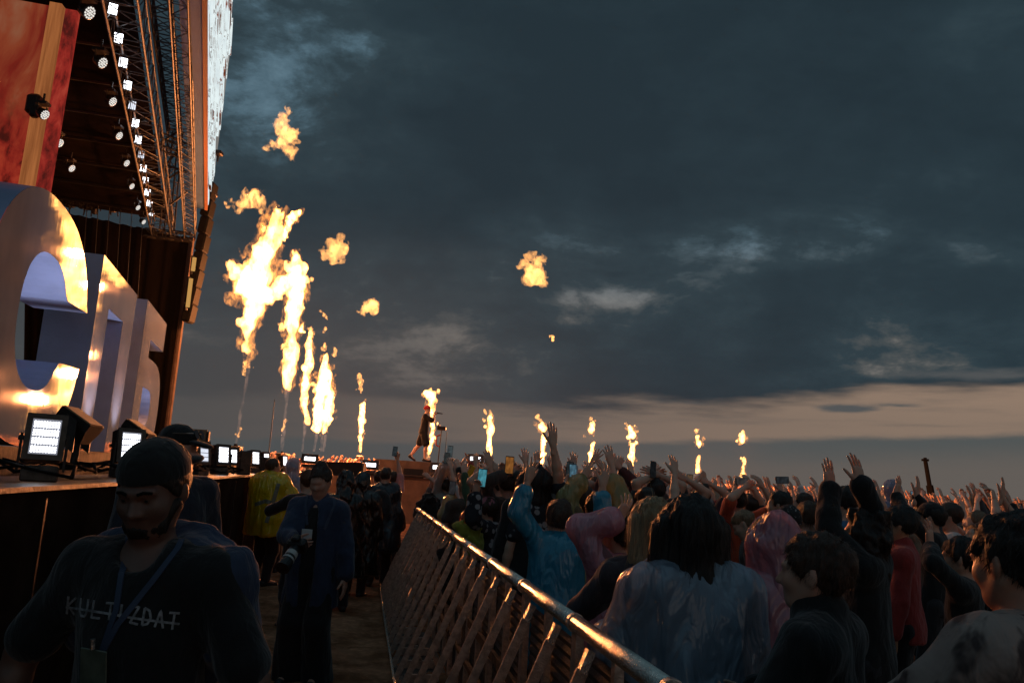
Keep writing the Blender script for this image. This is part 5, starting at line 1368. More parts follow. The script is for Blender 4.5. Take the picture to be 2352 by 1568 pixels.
hero('person in a pale blue plastic hood standing in the pit past the yellow jacket', 672, 1074, 12.2, 20, hair='buzz', top=dict(sleeve=.9), tcol=(.05, .05, .07), poncho=dict(hood=True, hem=.9), pcol=(.42, .47, .62), palpha=.9)
hero('red-haired person half hidden behind the photographer\'s head', 706, 1104, 8.2, 30, hair='short', hcol=(.10, .035, .015), top=dict(sleeve=.9), tcol=(.015, .012, .012), arms=dict(L=dict(to=(-.12, .24, 1.2), hint=(-1, -.2, -.4))))
hero('person in a loose black hooded cape, left of the black-clad pair', 792, 1110, 9.3, 25, hair='buzz', top=dict(sleeve=.9), tcol=BLK, poncho=dict(hood=True, hem=.45, folds=.03, wide=.1), pcol=(.012, .010, .010), palpha=.97)
hero('person in a black hooded cape, right of the black-clad pair, back to camera', 835, 1108, 10.4, -10, hair='buzz', top=dict(sleeve=.9), tcol=BLK, poncho=dict(hood=True, hem=.35, folds=.03, wide=.1), pcol=(.014, .011, .011), palpha=.97)
rootG, PG, locG, rzG = hero('dark-haired youth in a dark glossy rain poncho over a backpack, back to camera', 886, 1092, 11.4, -6, hair='short', hcol=(.03, .018, .012), top=dict(sleeve=.9), tcol=(.02, .02, .03), poncho=dict(hem=.55, wide=.10, folds=.03), pcol=(.025, .035, .05), palpha=.85, trousers=(.015, .015, .016))
hero('dark-haired person standing left of the youth with the backpack', 870, 1098, 12.2, 15, hair='short', hcol=(.025, .014, .01), top=dict(sleeve=.9), tcol=(.06, .035, .03), arms=dict(L=dict(to=(-.1, .25, 1.1))))
hero('person in a pink shirt holding one phone high by the end of the rail', 903, 1098, 13.0, -8, px_arms={'R': (912, 1050, 13.0, dict(curl=1.0, n=(0, -1, 0)))}, hair='short', hcol=(.03, .02, .015), top=dict(sleeve=.4), tcol=(.62, .30, .28), arms=None)
phone('dark phone held highest over the pit, left of the singer', at(907, 1036, 12.95), (.1, -1, .1), (.05, .1, 1), (.05, .07, .08), .5)
b = MB(); bk = PG.U(0, -.20, 1.2); f = Field(bk - .3, bk + .3, .013); f.ell(bk, (.16, .10, .22), k=.02); f.ell(bk + np.array([0, -.07, -.07]), (.11, .06, .10), k=.03)
add_part('backpack', PG.shift(f, .008, (12, 12, 12)), M['cloth'], rootG, (.02, .02, .022))
# bags hooked on the far end of the rail and a black bag lying on the near braces
for px, py, Yd, sz_, col, lab in ((985, 1160, 11.3, .17, (.012, .011, .011), 'black bag hanging on the far end of the rail'), (972, 1186, 12.2, .15, (.05, .03, .022), 'brown bag hanging below the black one at the rail end'), (1058, 1310, 7.0, .24, (.006, .006, .007), 'black jacket slung over the rail braces'), (1075, 1235, 6.8, .13, (.30, .27, .03), 'yellow rain sleeve bundle hanging over the rail')):
    c = at(px, py, Yd); f = Field(c - sz_ * 2.2, c + sz_ * 2.2, .012); f.ell(c, (sz_ * .8, sz_ * .55, sz_), k=.03); f.ell(c + np.array([.05, 0, -sz_ * .7]), (sz_ * .5, sz_ * .5, sz_ * .7), k=.08); f.ell(c + np.array([-.06, 0, sz_ * .5]), (sz_ * .45, sz_ * .35, sz_ * .5), k=.06); f.noise(sz_ * .28, (5 / sz_ * .35,) * 3, 3, int(px))
    v, _, q = f.mesh(); o = link_mesh('slung_bag', raw_mesh('slung_bag', [(v - c, q, 0)], M['cloth']), None, c); o.color = (*col, 1); setp(o, lab, 'bag')

# ------------------------------------------------------------------ the singer on the runway
feet = at(968, 1060, 26.3); zr = feet[2]
PS = Person(H=1.82, arms=dict(R=dict(to=(.05, .30, 1.52), hint=(.9, .1, -1), curl=1.25, dir=(-.15, .3, 1), n=(-.3, 1, 0)), L=dict(to=(-.27, .02, .98), hint=(-1, -.5, 0), curl=.7)), head=(0, -.02, 0), lean=.07, h=.02, hh=.011, girth=1.08,
            legs=dict(L=(-.10, -.36, .16), R=(.10, .10, .085), Ltoe=(-.1, .75, -.65)))
rootS = dress(PS, 'singer in red cap, black T-shirt and shorts striding along the runway with a microphone', (feet[0], 26.3, zr), R_(-86), skin=(.70, .45, .34), top=dict(sleeve=.42, hem=.86, o=.018, folds=.012), tcol=(.014, .013, .014), trousers=None, beanie=(.55, .03, .03))
f = Field(PS.lo - .1, PS.hi + .1, .02); f.ell(np.array([0, -.008, .93]) * PS.s, np.array([.18, .135, .13]), k=.05)
for k in 'LR': PS.leg_into(f, k, .022, .40, .022)
add_part('shorts', PS.shift(f, .012, (9, 9, 5)), M['cloth'], rootS, (.014, .014, .015))
f = Field(PS.hc - .2, PS.hc + .2, .014); f.ell(PS.hp(0, .045, -.088), np.array([.045, .05, .035]), PS.Hd, k=.02); add_part('beard', f.mesh()[0::2], M['hair'], rootS, (.05, .025, .015))
wr = PS.wr['R']; p0 = rotz_(R_(-86)) @ (wr + np.array([-.02, .03, .10])) + np.array([feet[0], 26.3, zr]); mic = empty('microphone', p0, 'black microphone held level at the singer\'s mouth', 'microphone')
b = MB(); b.tube(p0 + np.array([.02, 0, 0]), p0 + np.array([.24, 0, -.02]), .022, 10, .016); b.build('handle', M['black'], mic)
b = MB(); b.bevbox(p0 + np.array([-.02, 0, .002]), (.07, .055, .055), .018); b.build('grille', M['steel'], mic)
c0 = at(1006, 1046, 27.2); tp = at(1014, 986, 27.2); sd = empty('teleprompter_stand', c0, 'thin stand with a dark box on top, right of the singer', 'stand')
b = MB(); b.tube(np.array([c0[0], 27.2, LIPZ + .06]), tp, .018, 8); b.build('pole', M['black'], sd); b = MB(); b.bevbox(tp + UP * .04, (.30, .2, .13), .02); b.box(tp + np.array([-.1, 0, .12]), (.08, .1, .03)); b.build('top_box', M['black'], sd)
b = MB(); q0 = c0 * .35 + tp * .65; b.path([q0 + np.array([0, -.03, .12]), q0 + np.array([-.12, -.03, .08]), q0 + np.array([-.13, -.03, -.22]), q0 + np.array([-.02, -.03, -.27])], .022, 8); b.build('clip', mat('red_clip', (.5, .04, .04), .5), sd)
b = MB(); b.tube((c0[0], 27.2, LIPZ + .06), (c0[0], 27.2, LIPZ + .10), .16, 14); b.build('base', M['black'], sd)

# ------------------------------------------------------------------ crowd barrier: welded sections with tube rail, slanting braces and ribbed front sheet
BD = unit((-.174, .985, 0)); BN = np.array([BD[1], -BD[0], 0]); B0 = np.array([.45, 2.10, 0.]); RH = 1.10; SEC = .92


def bline(s):
    """rail line: straight, then swinging right before the runway"""
    if s <= 9: return B0 + BD * s, BD
    th = math.atan2(BD[0], BD[1]); r_ = 5.0; a = min((s - 9) / r_, R_(88)); c = B0 + BD * 9 + BN * r_
    rad = rotz_(-a) @ (-BN * r_); return c + rad, rotz_(-a) @ BD


M['sheet'] = mat('ribbed_sheet', (.055, .048, .042), .5, .4, var=.3, vscale=10, bump=.3, bscale=80, rvar=.2)
ns_ = 24
for i in range(-3, ns_ - 3):
    s0 = i * SEC; (p, d_), (p2, _) = bline(s0), bline(s0 + SEC); d_ = unit(p2 - p); n_ = np.array([d_[1], -d_[0], 0]); L_ = np.linalg.norm(p2 - p)
    side_ = 'near' if i < 2 else 'far'
    rt = empty('crowd_barrier', (p + p2) / 2, 'steel barrier section with wet top rail and slanting braces, ' + ('at the bottom edge' if i < 1 else 'mid line' if i < 8 else 'far bending end'), 'barrier', 'crowd barrier sections')
    R1, R2 = p + UP * RH, p2 + UP * RH
    b = MB(); b.tube(R1 + d_ * .006, R2 - d_ * .006, .030, 14); b.build('top_rail', M['railsteel'], rt, smooth=False)
    me = rt.children[-1].data if rt.children else None
    b = MB(); b.tube(R1 - d_ * .012, R1 + d_ * .012, .034, 14); b.build('rail_collar', M['steel'], rt)
    for k in (.25, .75):
        tp_ = p + d_ * L_ * k + UP * (RH - .045) - n_ * .005; bt = p + d_ * L_ * k - n_ * .42 + UP * .05; ax = unit(bt - tp_); ww = np.cross(ax, d_)
        b = MB(); b.box((tp_ + ax * .07 + bt) / 2, (.014, .042, np.linalg.norm(bt - tp_) - .07), (d_, ww, ax)); b.build('brace', M['steel'], rt)
        b = MB(); b.box(tp_ + ax * .04, (.034, .028, .075), (d_, ww, ax)); b.tube(tp_ + ax * .05 - d_ * .03, tp_ + ax * .05 + d_ * .03, .010, 8); b.build('brace_bracket', M['railsteel'], rt)
    b = MB(); nr = 15
    for r in range(nr):                                              # pressed ribs run across the sheet
        pass
    prof = []
    for r in range(45): prof.append((.0 if r % 2 else .007, .10 + r * .0208))
    vs, fs = [], []
    for u, z in prof: vs += [p + d_ * .03 + n_ * (.03 + u) + UP * z, p2 - d_ * .03 + n_ * (.03 + u) + UP * z]
    m0 = len(vs); vs += [np.array(v) + n_ * .004 for v in vs]
    for r in range(len(prof) - 1): a = 2 * r; fs += [(a, a + 1, a + 3, a + 2), (m0 + a, m0 + a + 2, m0 + a + 3, m0 + a + 1)]
    b.add(vs, fs); b.build('front_sheet', M['sheet'], rt)
    for k in (.015, .5, .985): b = MB(); b.box(p + d_ * L_ * k + n_ * .012 + UP * (RH / 2), (.035, .03, RH - .06), (d_, n_, UP)); b.build('post', M['steel'], rt)
    b = MB(); b.box((p + p2) / 2 + n_ * .005 + UP * .62, (L_ - .1, .022, .05), (d_, n_, UP)); b.box((p + p2) / 2 - n_ * .0 + UP * .36, (L_ - .1, .03, .03), (d_, n_, UP)); b.build('cross_bar', M['wood'], rt)
    b = MB(); b.box((p + p2) / 2 - n_ * .21 + UP * .03, (L_ - .012, .42, .012), (d_, n_, UP)); b.box((p + p2) / 2 + n_ * .35 + UP * .03, (L_ - .012, .66, .012), (d_, n_, UP)); b.build('base_plate', M['sheet'], rt)
    b = MB(); b.box((p + p2) / 2 - n_ * .43 + UP * .045, (L_ - .01, .018, .07), (d_, n_, UP)); b.build('toe_angle', M['railsteel'], rt)
    for k in (.25, .75): b = MB(); b.box(p + d_ * L_ * k - n_ * .22 + UP * .07, (.03, .26, .06), (d_, n_, UP)); b.tube(p + d_ * L_ * k - n_ * .2 + UP * .03, p + d_ * L_ * k - n_ * .2 + UP * .12, .014, 8); b.build('brace_foot', M['steel'], rt)
for o in list(COL.objects):
    if o.name.startswith('top_rail'): o.data.polygons.foreach_set('use_smooth', [len(pl_.vertices) == 4 for pl_ in o.data.polygons])
# ------------------------------------------------------------------ fans one can tell apart, behind the rail
STG = unit((-.42, .9, 0))                                             # raised palms look towards the stage
up_ = dict(n=tuple(STG), curl=.22, spread=.22)
grip = dict(n=(.1, -1, 0), curl=1.0)
floral = pattern_mat('dark_floral_cloth', (.012, .012, .018), (.34, .30, .30), 16, .70, .80, 'spots')
camo = pattern_mat('blotched_hoodie', (.30, .22, .19), (.06, .04, .038), 9, .47, .56)
strip = pattern_mat('scrawled_beanie', (.012, .012, .013), (.34, .32, .32), 42, .60, .66)
FANS = []


def fan(*a, **k):
    r = hero(*a, **k); FANS.append(r); return r


fan('youth in a teal rain poncho with both arms raised at the rail', 1283, 1190, 5.3, 8, px_arms={'L': (1213, 1102, 5.2, dict(n=tuple(STG), curl=.10, spread=.42, hint=(-.8, -.2, -.3))), 'R': (1384, 1114, 5.25, dict(n=tuple(STG), curl=.2, spread=.4, dir=(.25, .2, 1), hint=(.9, -.2, -.4)))},
    hair='short', hcol=(.055, .024, .012), poncho=dict(sleeve=.80, hem=.55, flare=.012, loose=.022, folds=.012), pcol=(.05, .37, .56), palpha=1.0)
r_ = fan('fan in a pink cap and dark flowered shirt leaning on the rail', 1132, 1172, 7.0, 52, px_arms={'L': (1092, 1132, 6.75, dict(n=(.2, -1, 0), curl=.9, dir=(.2, 0, 1)))}, hair='short', hcol=(.04, .022, .014), top=dict(sleeve=.9, hem=.8, o=.03), tmat=floral, cap='front', ccol=(.42, .15, .19), pk=dict(lean=.14))
phone('phone with a bright blue sky picture held up beside the pink cap', at(1107, 1097, 6.75), (.05, -1, .05), (.08, 0, 1), (.08, .34, .42), .8)
fan('fan in a pale yellow rain poncho reaching up with a phone at the rail', 1056, 1172, 9.6, 25, px_arms={'L': (1035, 1150, 9.4, dict(n=(.2, -1, 0), curl=.9))}, hair='short', hcol=(.012, .009, .008), top=dict(sleeve=.9), tcol=(.3, .27, .2), poncho=dict(hem=.6, loose=.03), pcol=(.50, .42, .20), palpha=.9)
phone('dark phone held up in front of a yellow poncho', at(1039, 1120, 9.35), (.05, -1, .1), (.05, .1, 1), (.05, .05, .055), .5)
fan('person in an orange-red plastic hood just past the pink cap', 1110, 1142, 8.0, 30, hair='buzz', top=dict(sleeve=.9), tcol=(.3, .06, .03), poncho=dict(hood=True), pcol=(.62, .09, .025), palpha=.92)
fan('fan stretching one bare arm highest of all above the crowd', 1240, 1112, 6.4, 22, px_arms={'R': (1270, 1016, 6.3, dict(n=tuple(STG), curl=.12, spread=.2, dir=(-.06, .05, 1), hint=(.8, -.3, -.3)))}, hair='short', hcol=(.012, .010, .010), top=dict(sleeve=.3), tmat=floral)
fan('dark-haired fan in a white and red cap, left of the highest raised arm', 1226, 1104, 6.4, 15, hair='bob', hcol=(.010, .008, .008), top=dict(sleeve=.9), tcol=BLK, cap='front', ccol=(.55, .48, .48))
fan('fan in a crumpled pink rain poncho with one bent arm raised, dark hair', 1422, 1226, 4.3, 40, px_arms={'L': (1420, 1192, 4.2, dict(n=(-.5, .6, 0), curl=.35, spread=.35, dir=(.45, .1, .85), hint=(-1, 0, -.25)))}, hair='short', hcol=(.012, .009, .008), top=dict(sleeve=.9), tcol=(.2, .08, .09), poncho=dict(hem=.5, sleeve=.86, folds=.020, loose=.026), pcol=(.78, .36, .44), palpha=.92)
fan('woman with long straight blonde hair, back to camera', 1492, 1206, 3.5, 12, hair='long', hcol=(.30, .19, .10), top=dict(sleeve=.9), tcol=(.05, .035, .04), arms=dict(L=dict(to=(-.1, .28, 1.1)), R=dict(to=(.1, .28, 1.1))))
fan('dark-haired woman in a clear bluish rain poncho, biggest figure behind the rail', 1583, 1222, 2.9, 6, hair='bob', hcol=(.010, .007, .006), top=dict(sleeve=.9, hem=.8), tcol=(.028, .032, .045), poncho=dict(hem=.5, loose=.040, folds=.024, wide=.08), pcol=(.42, .50, .62), palpha=.74, arms=dict(L=dict(to=(-.17, .26, 1.0), hint=(-.5, -.6, -.5)), R=dict(to=(.17, .26, 1.0), hint=(.5, -.6, -.5))))
fan('person in a pink plastic rain poncho with the hood up', 1764, 1256, 3.3, 24, hair='buzz', hcol=(.03, .02, .01), top=dict(sleeve=.9), tcol=(.10, .05, .06), poncho=dict(hood=True, hem=.5, loose=.035), pcol=(.68, .31, .38), palpha=.88, arms=dict(L=dict(to=(-.1, .28, 1.0)), R=dict(to=(.1, .28, 1.0))))
fan('boy with thick brown hair in a black jacket, face turned left', 1868, 1316, 2.5, 52, hair='short', hcol=(.05, .022, .012), top=dict(sleeve=.9, hem=.7, o=.03, collar=True), tcol=(.008, .008, .009), skin=(.50, .29, .21), arms=dict(L=dict(to=(-.1, .25, .95)), R=dict(to=(.1, .25, .95))), pk=dict(head=(.1, 0, 0)))
fan('man in an orange-red T-shirt with both arms up, taking a picture', 1694, 1152, 8.2, 12, px_arms={'R': (1752, 1118, 8.1, dict(n=(-.6, .6, 0), curl=.5)), 'L': (1712, 1118, 8.1, dict(n=(.3, .9, 0), curl=.3))}, hair='short', hcol=(.012, .010, .009), top=dict(sleeve=.4), tcol=(.50, .07, .025), pk=dict(girth=1.08))
phone('phone held sideways over the orange-red T-shirt', at(1797, 1102, 8.6), (.2, -1, .1), (1, .2, .05), (.05, .06, .07), .4)
fan('curly-haired fan in a black jacket with both sleeved arms raised high', 1984, 1226, 4.2, 55, px_arms={'L': (1907, 1122, 4.25, dict(n=tuple(STG), curl=.12, spread=.12, dir=(-.05, .1, 1), hint=(-.9, -.1, -.4))), 'R': (1977, 1112, 4.15, dict(n=tuple(STG), curl=.15, spread=.2, dir=(-.15, .1, 1), hint=(.8, .2, -.5)))},
    hair='curly', hcol=(.016, .010, .008), top=dict(sleeve=.97, hem=.75, o=.022), tcol=(.007, .007, .008))
fan('spiky dark-haired man in a blue shirt between the two black sleeves', 1940, 1152, 6.2, 25, hair='short', hcol=(.010, .009, .009), top=dict(sleeve=.4), tcol=(.03, .11, .22))
fan('dark-haired man with an orange-lit face and a red and grey top', 2063, 1204, 5.2, 60, hair='short', hcol=(.012, .009, .008), top=dict(sleeve=.9, collar=True), tcol=(.34, .035, .03), skin=(.52, .27, .16))
fan('close-cropped man in a white T-shirt among the right-hand crowd', 2178, 1186, 7.0, 62, hair='buzz', hcol=(.04, .024, .016), top=dict(sleeve=.4), tcol=(.60, .55, .52), pk=dict(girth=1.1))
fan('black-clad fan with one open hand raised in front of the white T-shirt', 2205, 1282, 4.6, 50, px_arms={'L': (2136, 1252, 4.6, dict(n=(-.6, .8, 0), curl=.2, spread=.35, dir=(0, 0, 1)))}, hair='short', hcol=(.010, .008, .008), top=dict(sleeve=.92), tcol=(.008, .008, .009))
fan('dark-haired person in a blotched brown hoodie at the lower right corner', 2325, 1290, 2.05, 28, hair='short', hcol=(.014, .009, .007), top=dict(sleeve=.95, hem=.7, o=.03, collar=False), tmat=camo, skin=(.42, .22, .15), pk=dict(girth=1.1, head=(-.15, -.15, 0)), arms=dict(L=dict(to=(-.15, .3, 1.0), hint=(-1, -.3, -.2)), R=dict(to=(.15, .3, 1.0))))
rr_ = fan('person in a dark beanie covered with pale scrawls', 1808, 1200, 6.2, 20, hair='buzz', top=dict(sleeve=.9), tcol=(.02, .02, .022), beanie=(.02, .02, .02))
for c in rr_[0].children:
    if c.name.startswith('beanie'): c.data.materials[0] = strip
fan('dark-haired man with an orange-lit cheek above the scrawled beanie', 1788, 1160, 7.1, 62, hair='short', hcol=(.014, .010, .008), top=dict(sleeve=.4), tcol=(.03, .03, .035))
fan('brown-haired man with his lit face tilted up, right of the scrawled beanie', 1840, 1160, 7.5, 70, hair='short', hcol=(.04, .02, .012), top=dict(sleeve=.4), tcol=(.05, .05, .05), pk=dict(head=(0, .3, 0)))
fan('brown-haired person in a grey top, behind the pink hood', 1852, 1184, 6.7, 26, hair='tail', hcol=(.06, .032, .016), top=dict(sleeve=.9), tcol=(.09, .09, .10))
fan('fair-haired person bowed low between orange-red T-shirt and pink hood', 1738, 1204, 7.0, 75, hair='short', hcol=(.22, .13, .07), top=dict(sleeve=.4), tcol=(.03, .02, .02), pk=dict(head=(0, -.4, .2), lean=.2))
fan('dark-haired man watching left of the flame in the middle of the row', 1426, 1112, 8.6, 22, hair='short', hcol=(.012, .010, .009), top=dict(sleeve=.4), tcol=(.05, .03, .03))
fan('tall person in a pale blue plastic hood above the right-hand crowd', 2046, 1128, 11.0, 30, hair='buzz', top=dict(sleeve=.9), tcol=(.06, .07, .10), poncho=dict(hood=True), pcol=(.28, .34, .52), palpha=.88)
fan('fan in a black cap with two black sleeves raised near the leaning mast', 2136, 1190, 6.3, 55, px_arms={'L': (2056, 1138, 6.3, dict(n=(-.6, .7, .2), curl=.2, dir=(.35, .1, .9))), 'R': (2104, 1140, 6.5, dict(n=(-.6, .7, .2), curl=.25, dir=(.3, .1, .9)))}, hair='short', hcol=(.012, .01, .009), top=dict(sleeve=.97), tcol=(.008, .008, .009), cap='front', ccol=(.010, .010, .011))
fan('woman with wavy fair hair singing, hand by her mouth, far right', 2240, 1204, 7.4, 82, hair='long', hcol=(.16, .095, .05), top=dict(sleeve=.9), tcol=(.04, .03, .03), pk=dict(head=(0, .2, 0)), px_arms={'L': (2215, 1226, 7.2, dict(curl=.9))})
fan('woman with her face tilted up, just below the one with wavy hair', 2246, 1236, 6.4, 88, hair='bob', hcol=(.02, .012, .009), top=dict(sleeve=.9), tcol=(.012, .011, .012), pk=dict(head=(0, .35, 0)))
fan('fan with a dark band on one raised bare arm, far right', 2310, 1216, 6.6, 40, px_arms={'L': (2284, 1146, 6.6, dict(curl=.8)), 'R': (2300, 1140, 6.7, dict(n=(-.6, .7, .2), curl=.2, dir=(.3, .1, .9)))}, hair='short', hcol=(.02, .012, .009), top=dict(sleeve=.3), tcol=(.02, .02, .02))
fan('fan with one spread hand raised against a far flame jet', 1366, 1122, 8.4, 12, px_arms={'L': (1361, 1060, 8.4, dict(n=tuple(STG), curl=.1, spread=.45))}, hair='short', hcol=(.02, .014, .01), top=dict(sleeve=.3), tcol=(.07, .05, .05))
fan('fan with clasped raised hands left of the dark-haired watcher', 1404, 1130, 7.9, 18, px_arms={'L': (1412, 1072, 7.9, dict(n=tuple(STG), curl=.3)), 'R': (1424, 1074, 7.9, dict(n=tuple(STG), curl=.35))}, hair='short', hcol=(.03, .018, .01), top=dict(sleeve=.9), tcol=(.10, .03, .03))
fan('fan gripping a black phone beside a raised palm in mid crowd', 1506, 1128, 7.6, 15, px_arms={'L': (1500, 1094, 7.6, dict(n=(.2, -1, 0), curl=.9)), 'R': (1512, 1090, 7.6, dict(n=tuple(STG), curl=.25))}, hair='short', hcol=(.02, .013, .01), top=dict(sleeve=.3), tcol=(.04, .04, .04))
phone('black phone held upright among raised palms in mid crowd', at(1500, 1078, 7.55), (.6, -.8, .1), (.05, .1, 1), (.03, .035, .04), .3)
fan('fan raising two relaxed hands left of the short flame jets', 1556, 1138, 7.8, 20, px_arms={'L': (1545, 1094, 7.8, dict(n=tuple(STG), curl=.5)), 'R': (1575, 1100, 7.8, dict(n=tuple(STG), curl=.5))}, hair='short', hcol=(.025, .015, .01), top=dict(sleeve=.3), tcol=(.16, .12, .11))
fan('fan in a clear yellowish poncho with both arms up, right of the teal poncho', 1368, 1166, 6.2, 16, px_arms={'L': (1338, 1096, 6.2, dict(n=tuple(STG), curl=.2, hint=(-.3, -.3, -1))), 'R': (1396, 1090, 6.3, dict(n=tuple(STG), curl=.25, hint=(.3, -.3, -1)))}, hair='short', hcol=(.03, .02, .012), top=dict(sleeve=.3), tcol=(.12, .08, .04), poncho=dict(hem=.6, sleeve=.8), pcol=(.42, .38, .16), palpha=.8)
fan('fan holding up an orange-cased phone', 1166, 1112, 7.2, 8, px_arms={'L': (1166, 1088, 7.1, dict(n=(.1, -1, 0), curl=.9)), 'R': (1178, 1086, 7.1, dict(n=(-.2, -1, 0), curl=.9))}, hair='short', hcol=(.05, .025, .014), top=dict(sleeve=.9), tcol=(.05, .035, .03))
phone('phone in a glowing orange case held up above the crowd', at(1170, 1068, 7.05), (.05, -1, .05), (.02, .1, 1), (.34, .13, .03), .8)
fan('fan with spread fingers raised just under the first far flame jet', 1150, 1112, 7.9, 0, px_arms={'R': (1147, 1078, 7.8, dict(n=tuple(STG), curl=.15, spread=.4)), 'L': (1125, 1070, 7.8, dict(n=tuple(STG), curl=.35, dir=(-.3, .1, .9)))}, hair='short', hcol=(.03, .018, .012), top=dict(sleeve=.3), tcol=(.10, .05, .04))
fan('fan in a whitish poncho at the rail end, lifting two phones', 1024, 1118, 11.6, -4, px_arms={'L': (1024, 1064, 11.5, dict(n=(.1, -1, 0), curl=.9)), 'R': (1038, 1056, 11.5, dict(n=(-.1, -1, 0), curl=.9))}, hair='short', hcol=(.012, .010, .009), top=dict(sleeve=.9), tcol=(.3, .26, .22), poncho=dict(hem=.6), pcol=(.46, .40, .36), palpha=.85)
phone('upper one of two phones held up close together by the rail end', at(1034, 1036, 11.4), (.05, -1, .1), (.03, .1, 1), (.10, .13, .14), .6)
phone('lower one of two phones held up close together by the rail end', at(1026, 1052, 11.3), (.05, -1, .1), (.03, .1, 1), (.06, .07, .07), .5)
fan('fan at the rail end with praying fingers raised below the singer', 1006, 1124, 12.2, -10, px_arms={'L': (1004, 1080, 12.1, dict(n=(.3, .9, 0), curl=.2, dir=(.35, 0, .9))), 'R': (988, 1098, 12.1, dict(n=tuple(STG), curl=.3))}, hair='short', hcol=(.03, .02, .014), top=dict(sleeve=.3), tcol=(.11, .10, .10))
fan('blond fan holding a yellow phone by the rail', 1068, 1120, 9.4, 20, px_arms={'R': (1072, 1102, 9.3, dict(n=(.1, -1, 0), curl=1.0))}, hair='short', hcol=(.26, .14, .07), top=dict(sleeve=.3), tcol=(.08, .06, .05))
phone('yellow-cased phone tilted in a raised fist by the rail', at(1079, 1083, 9.3), (-.2, 1, .1), (.45, .1, 1), (.05, .05, .04), .3, case=mat('yellow_case', (.55, .40, .02), .5))
phone('dark phone standing out against the sky left of the spread hand', at(1309, 1078, 8.0), (.1, -1, .1), (.05, .1, 1), (.05, .06, .065), .5)
fan('fan holding a black phone up left of the spread hand', 1308, 1122, 8.1, 8, px_arms={'R': (1309, 1092, 8.05, dict(n=(.1, -1, 0), curl=.95))}, hair='short', hcol=(.02, .014, .01), top=dict(sleeve=.3), tcol=(.05, .05, .06))
fan('fan with a phone and both hands lifted under the right-end flame jet', 1722, 1160, 9.6, 18, px_arms={'R': (1722, 1112, 9.5, dict(n=tuple(STG), curl=.5, dir=(-.4, .1, .8))), 'L': (1690, 1114, 9.5, dict(curl=.8))}, hair='short', hcol=(.02, .014, .01), top=dict(sleeve=.3), tcol=(.03, .03, .03))
phone('phone held sideways just left of the right-end flame jet', at(1704, 1105, 9.45), (.2, -1, .1), (1, .1, .08), (.08, .07, .07), .5)
fan('fan with raised cupped hand under the second flame jet from the right', 1612, 1142, 9.0, 14, px_arms={'L': (1606, 1098, 9.0, dict(n=tuple(STG), curl=.55)), 'R': (1628, 1110, 9.0, dict(n=tuple(STG), curl=.4))}, hair='bun', hcol=(.03, .02, .014), top=dict(sleeve=.3), tcol=(.05, .03, .04))

# ------------------------------------------------------------------ the rows behind: a set of figures in many poses, copied one by one
rgc = random.Random(21)
COLS = [('black', (.012, .011, .012)), ('dark grey', (.05, .05, .055)), ('white', (.58, .54, .52)), ('red', (.32, .035, .03)), ('dark blue', (.025, .04, .10)), ('beige', (.34, .25, .18)), ('green', (.05, .10, .05)), ('grey', (.18, .18, .19)), ('pink', (.50, .24, .26)), ('pale blue', (.22, .30, .42)), ('whitish', (.42, .40, .38))]
HN = [('black-haired', (.011, .009, .008)), ('dark-haired', (.022, .014, .010)), ('brown-haired', (.05, .027, .015)), ('fair-haired', (.22, .135, .07))]
POSES = [('both arms raised', dict(L=dict(to=(-.30, .10, 1.90), **up_), R=dict(to=(.34, .14, 1.86), **up_))), ('both arms raised', dict(L=dict(to=(-.22, .20, 1.95), n=(0, 1, 0), curl=.35, spread=.3), R=dict(to=(.24, .22, 1.98), n=(0, 1, 0), curl=.2, spread=.35))),
         ('one arm raised', dict(R=dict(to=(.24, .16, 2.0), n=(0, 1, 0), curl=.15, spread=.3))), ('one arm raised', dict(L=dict(to=(-.26, .18, 1.93), n=(0, 1, 0), curl=.4, spread=.2))), ('clapping overhead', dict(L=dict(to=(-.07, .22, 1.84), n=(1, .2, 0), curl=.1), R=dict(to=(.07, .22, 1.86), n=(-1, .2, 0), curl=.1))),
         ('hands at face', dict(L=dict(to=(-.12, .28, 1.42), n=(1, 0, 0), curl=.6), R=dict(to=(.12, .28, 1.45), n=(-1, 0, 0), curl=.6))), ('arms down', dict()), ('holding something', dict(R=dict(to=(.12, .34, 1.72), n=(0, -1, 0), curl=1.0), L=dict(to=(-.05, .34, 1.70), n=(0, -1, 0), curl=1.0)))]
for _, a in POSES:
    for v in a.values():
        if 'n' in v and v['n'] == tuple(STG): v['n'] = (0, 1, 0)
HS = ['short', 'long', 'bun', 'short', 'tail', 'bob', 'buzz', 'curly']


def make_proto(i, h, hh, one_mesh):
    pose, arms = POSES[i % len(POSES)]; P = Person(H=1.70, arms=arms, h=h, hh=hh, face=h < .016, seed=i * 5 + 1, head=(rgc.uniform(-.2, .2), rgc.uniform(-.05, .25), 0)); hs_ = HS[(i * 3) % len(HS)]; slv = .35 if i % 3 else .95; hooded = i % 9 == 5
    parts = [('person', P.body(), M['skin'])]
    if hooded: parts.append(('rain_poncho', P.poncho(hood=True), M['plastic']))
    else: parts += [('shirt', [P.top(sleeve=slv)], M['cloth']), ('hair', P.hair(hs_), M['hair'])]
    parts.append(('trousers', [P.trousers()], M['trouser']))
    return pose, hooded, hs_, parts


M['trouser'] = mat('dark_trousers', (.018, .018, .022), .85, var=.4)


def fixed(name, col, base):
    mt = M[base].copy(); mt.name = name
    for n in mt.node_tree.nodes:
        if n.type == 'OBJECT_INFO':
            rgb = mt.node_tree.nodes.new('ShaderNodeRGB'); rgb.outputs[0].default_value = (*col, 1)
            for l in list(n.outputs['Color'].links): mt.node_tree.links.new(rgb.outputs[0], l.to_socket)
    return mt


